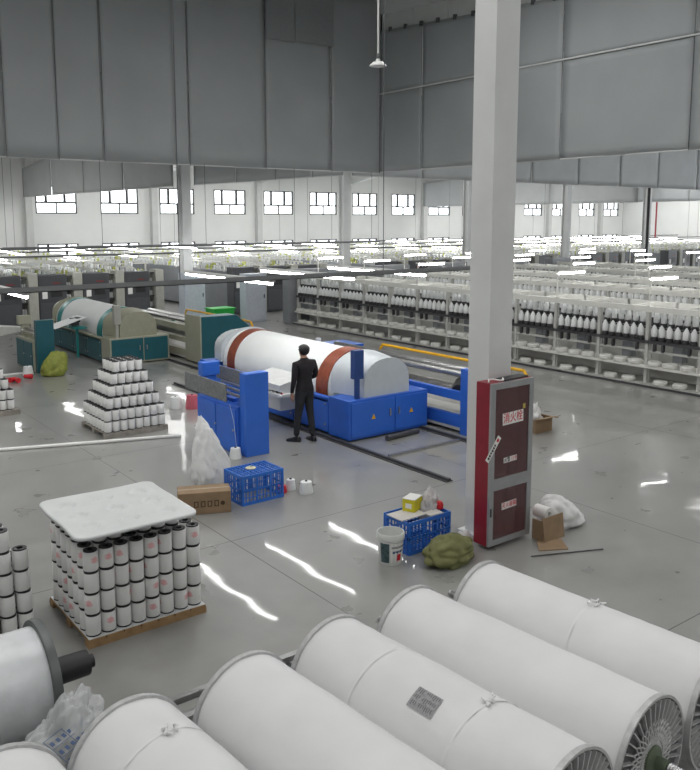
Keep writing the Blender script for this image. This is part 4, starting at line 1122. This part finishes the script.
cone((6.53, 11.66, 0), M_YARN, 'white yarn cone on the floor below the blue stand doors', .10, .17)
MB().path([(6.55, 11.66, .18), (6.56, 11.75, .6), (6.57, 11.9, .86)], .003, 5).build('yarn_thread', M_YARN); tag(bpy.data.objects['yarn_thread'], 'thin white thread rising from the cone to the blue stand', 'thread')
cone((6.20, 9.74, 0), M_REDPLASTIC, 'red yarn cone on the floor beside the blue crate', .08, .10)
cone((6.37, 9.76, 0), M_YARN, 'dull white yarn cone between the red cone and the larger white one', .075, .15)
cone((6.46, 9.49, 0), M_YARN, 'larger white yarn cone beside the red one on the floor', .10, .17)
cone((7.62, 15.4, 0), mat('pink_yarn', (.55, .12, .16), .6), 'pink yarn cone on the floor behind the blue stand', .14, .28)
cone((7.35, 15.62, 0), M_YARN, 'white yarn cone behind the pink one', .13, .24)
# near the teal machine
blob('lime_sack', M_LIME, (6.50, 20.85, 0), .38, .28, .36, .10, 1.2, 3.0, 5, 'yellow green woven sack standing by the teal stand', 'sack', (.05, 0), .35, [((1, .2, .6), 8, .35)], .16)
cone((6.02, 21.35, 0), M_YARN, 'white yarn cone on the floor left of the lime sack', .13, .22)
for q, (x_, y_) in enumerate(((5.2, 20.7), (5.36, 20.55), (5.52, 20.4), (5.95, 20.75))):
    o = cone((x_, y_, .061), M_REDPLASTIC, 'red plastic tube lying on the floor by the low spool stack', .06, .2, (PI / 2, 0, 1.1 + q)); o['category'] = 'tube'; o['group'] = 'red tubes on the floor'
o = MB().cyl((3.0, 14.62, .03), (6.4, 13.42, .03), .03, n=10).build('white_pole', M_PAPER); tag(o, 'long white pole lying on the floor before the tapering stack', 'pole')
o = MB().cyl((4.6, 21.62, .02), (6.1, 21.55, .02), .025, n=10).build('white_pole', M_PAPER); tag(o, 'long pale pole lying on the floor by the lime sack', 'pole')
o = empty('green_bin', (15.3, 28.3, 0), 'bright green plastic bin on the floor by the electric cabinets', 'bin')
MB().loft([[(-.4, -.28, 0), (.4, -.28, 0), (.4, .28, 0), (-.4, .28, 0)], [(-.46, -.33, .5), (.46, -.33, .5), (.46, .33, .5), (-.46, .33, .5)]], caps=True).build('shell', M_GREENPL, o, smooth=False)
box_obj('rim', -.49, .49, -.36, .36, .5, .54, M_GREENPL, o)

# ================================================================== person
def person(loc, rz):
    root = empty('person', loc, 'person in black sweater and trousers standing at the blue machine console', 'person', None, rz)
    # local: +y is the way the person faces, x to the right hand
    V, E, R = [], [], []
    def add(p, r, par=None):
        V.append(p); R.append(r if isinstance(r, tuple) else (r, r))
        if par is not None: E.append((par, len(V) - 1))
        return len(V) - 1
    pel = add((0, 0, .96), (.155, .115))
    sp1 = add((0, .0, 1.10), (.15, .105), pel); sp2 = add((0, .01, 1.25), (.175, .125), sp1); sp3 = add((0, .01, 1.38), (.18, .125), sp2)
    nk = add((0, .0, 1.475), (.075, .07), sp3); nk2 = add((0, .02, 1.53), (.055, .055), nk)
    h1 = add((0, .035, 1.585), (.07, .08), nk2); h2 = add((0, .03, 1.65), (.078, .094), h1); h3 = add((0, .02, 1.695), (.06, .075), h2)
    # left arm hanging
    a = add((-.20, .0, 1.40), .07, sp3); a = add((-.235, -.02, 1.25), .058, a); a = add((-.245, -.01, 1.13), .05, a); a = add((-.235, .04, .98), .042, a); wl = add((-.225, .07, .89), .031, a)
    # right arm bent forward to the console
    a = add((.20, .0, 1.40), .07, sp3); a = add((.25, -.01, 1.26), .058, a); a = add((.26, .02, 1.14), .052, a); a = add((.20, .16, 1.10), .044, a); wr = add((.12, .28, 1.10), .031, a)
    # legs
    for s_, fx, fy in ((-1, -.14, .07), (1, .12, -.07)):
        a = add((s_ * .095, 0, .87), (.10, .11), pel); a = add((s_ * .105, .01, .68), .085, a); a = add((s_ * .11 + (fx - s_ * .11) * .4, .01 + fy * .4, .48), .068, a)
        a = add((s_ * .11 + (fx - s_ * .11) * .7, fy * .75, .28), .062, a); a = add((fx, fy, .09), .056, a)
    def fingers(wi, base, dirv, side, palm):
        """palm block and five bent fingers"""
        d = Vector(dirv).normalized(); s_ = Vector(side).normalized(); c_ = Vector(palm).normalized()
        b0 = Vector(base)
        p1 = add(tuple(b0 + d * .035), (.030, .018), wi); p2 = add(tuple(b0 + d * .075), (.036, .016), p1)
        for q, (off, ln) in enumerate(((-.03, .062), (-.01, .074), (.01, .070), (.03, .054))):
            f0 = b0 + d * .085 + s_ * off
            i0 = add(tuple(f0), .0095, p2); i1 = add(tuple(f0 + d * ln * .5 + c_ * .008), .009, i0); add(tuple(f0 + d * ln * .9 + c_ * .028), .0075, i1)
        t0 = b0 + d * .03 - s_ * .034
        i0 = add(tuple(t0), .011, p1); i1 = add(tuple(t0 + d * .03 - s_ * .018 + c_ * .008), .010, i0); add(tuple(t0 + d * .058 - s_ * .022 + c_ * .016), .008, i1)
    fingers(wl, (-.222, .078, .87), (.02, .1, -1), (0, 1, .1), (1, 0, 0))
    fingers(wr, (.105, .30, 1.10), (-.25, 1, -.1), (1, .25, 0), (0, 0, -1))
    me = bpy.data.meshes.new('body'); me.from_pydata(V, E, []); me.update()
    o = bpy.data.objects.new('body', me); COL.objects.link(o)
    md = o.modifiers.new('skin', 'SKIN'); md.use_smooth_shade = True
    if not me.skin_vertices: 
        bm = bmesh.new(); bm.from_mesh(me); bm.verts.layers.skin.verify(); bm.to_mesh(me); bm.free()
    for i, sv in enumerate(me.skin_vertices[0].data):
        sv.radius = R[i]; sv.use_root = (i == 0)
    o.modifiers.new('sub', 'SUBSURF').levels = 2
    dg = bpy.context.evaluated_depsgraph_get(); dg.update()
    m2 = bpy.data.meshes.new_from_object(o.evaluated_get(dg)); m2.name = 'body'
    bpy.data.objects.remove(o)
    for mm in (M_SKIN, M_SHIRT, M_TROUSER): m2.materials.append(mm)
    for p in m2.polygons:
        c_ = p.center; p.use_smooth = True
        hand_l = c_.z < .895 and c_.x < -.185 and c_.z > .6; hand_r = c_.y > .285
        p.material_index = 0 if (c_.z > 1.50 or hand_l or hand_r) else (1 if c_.z > .93 or abs(c_.x) > .185 and c_.z > .8 else 2)
    body = link('body', m2, root)
    # face, ears, hair
    b = MB(); b.lathe([(0, -.018), (.012, -.012), (.010, .02), (0, .03)], 8, Matrix.Translation((0, .128, 1.60)) @ Matrix.Rotation(-.3, 4, 'X')); b.build('nose', M_SKIN, body)
    for s_ in (-1, 1):
        MB().lathe([(0, -.010), (.011, -.004), (.011, .004), (0, .010)], 10, Matrix.Translation((s_ * .03, .115, 1.635))).build('eye', M_BLACK, body)
        MB().lathe([(0, -.03), (.012, -.02), (.016, .012), (0, .03)], 8, Matrix.Translation((s_ * .082, .02, 1.615)) @ Matrix.Diagonal((.6, 1.2, 1, 1))).build('ear', M_SKIN, body)
    MB().box(-.022, .022, .112, .118, 1.567, 1.575).build('mouth', M_INKRED, body, smooth=False)
    bm = bmesh.new(); bmesh.ops.create_icosphere(bm, subdivisions=4, radius=1)
    for v in bm.verts:
        p = v.co; d = 1 + .05 * noise.noise(p * 4)
        if p.y > .35 and p.z < .35: d *= .72
        v.co = Vector((p.x * .097 * d, .008 + p.y * .115 * d, 1.655 + p.z * (.088 if p.z > 0 else .115) * d))
    mh = bpy.data.meshes.new('hair'); bm.to_mesh(mh); bm.free(); mh.materials.append(M_HAIR); mh.polygons.foreach_set('use_smooth', [True] * len(mh.polygons)); link('hair', mh, root)
    for s_, fx, fy, ang_ in ((-1, -.14, .07, .55), (1, .12, -.07, -.1)):
        b = MB()
        def sec(y, w_, h_, z0=0): return [(-w_, y, z0), (-w_ * .95, y, h_ * .6), (-w_ * .5, y, h_), (w_ * .5, y, h_), (w_ * .95, y, h_ * .6), (w_, y, z0)]
        b.loft([sec(-.085, .028, .06), sec(-.06, .04, .10), sec(0, .042, .105), sec(.06, .045, .075), (sec(.13, .048, .055)), sec(.175, .035, .042), sec(.19, .015, .03)])
        sh = b.build('shoe', M_SHOE, root, ang=60); sh.location = (fx, fy, 0); sh.rotation_euler = (0, 0, ang_)
    return root
person((8.04, 11.84, 0), math.radians(5))
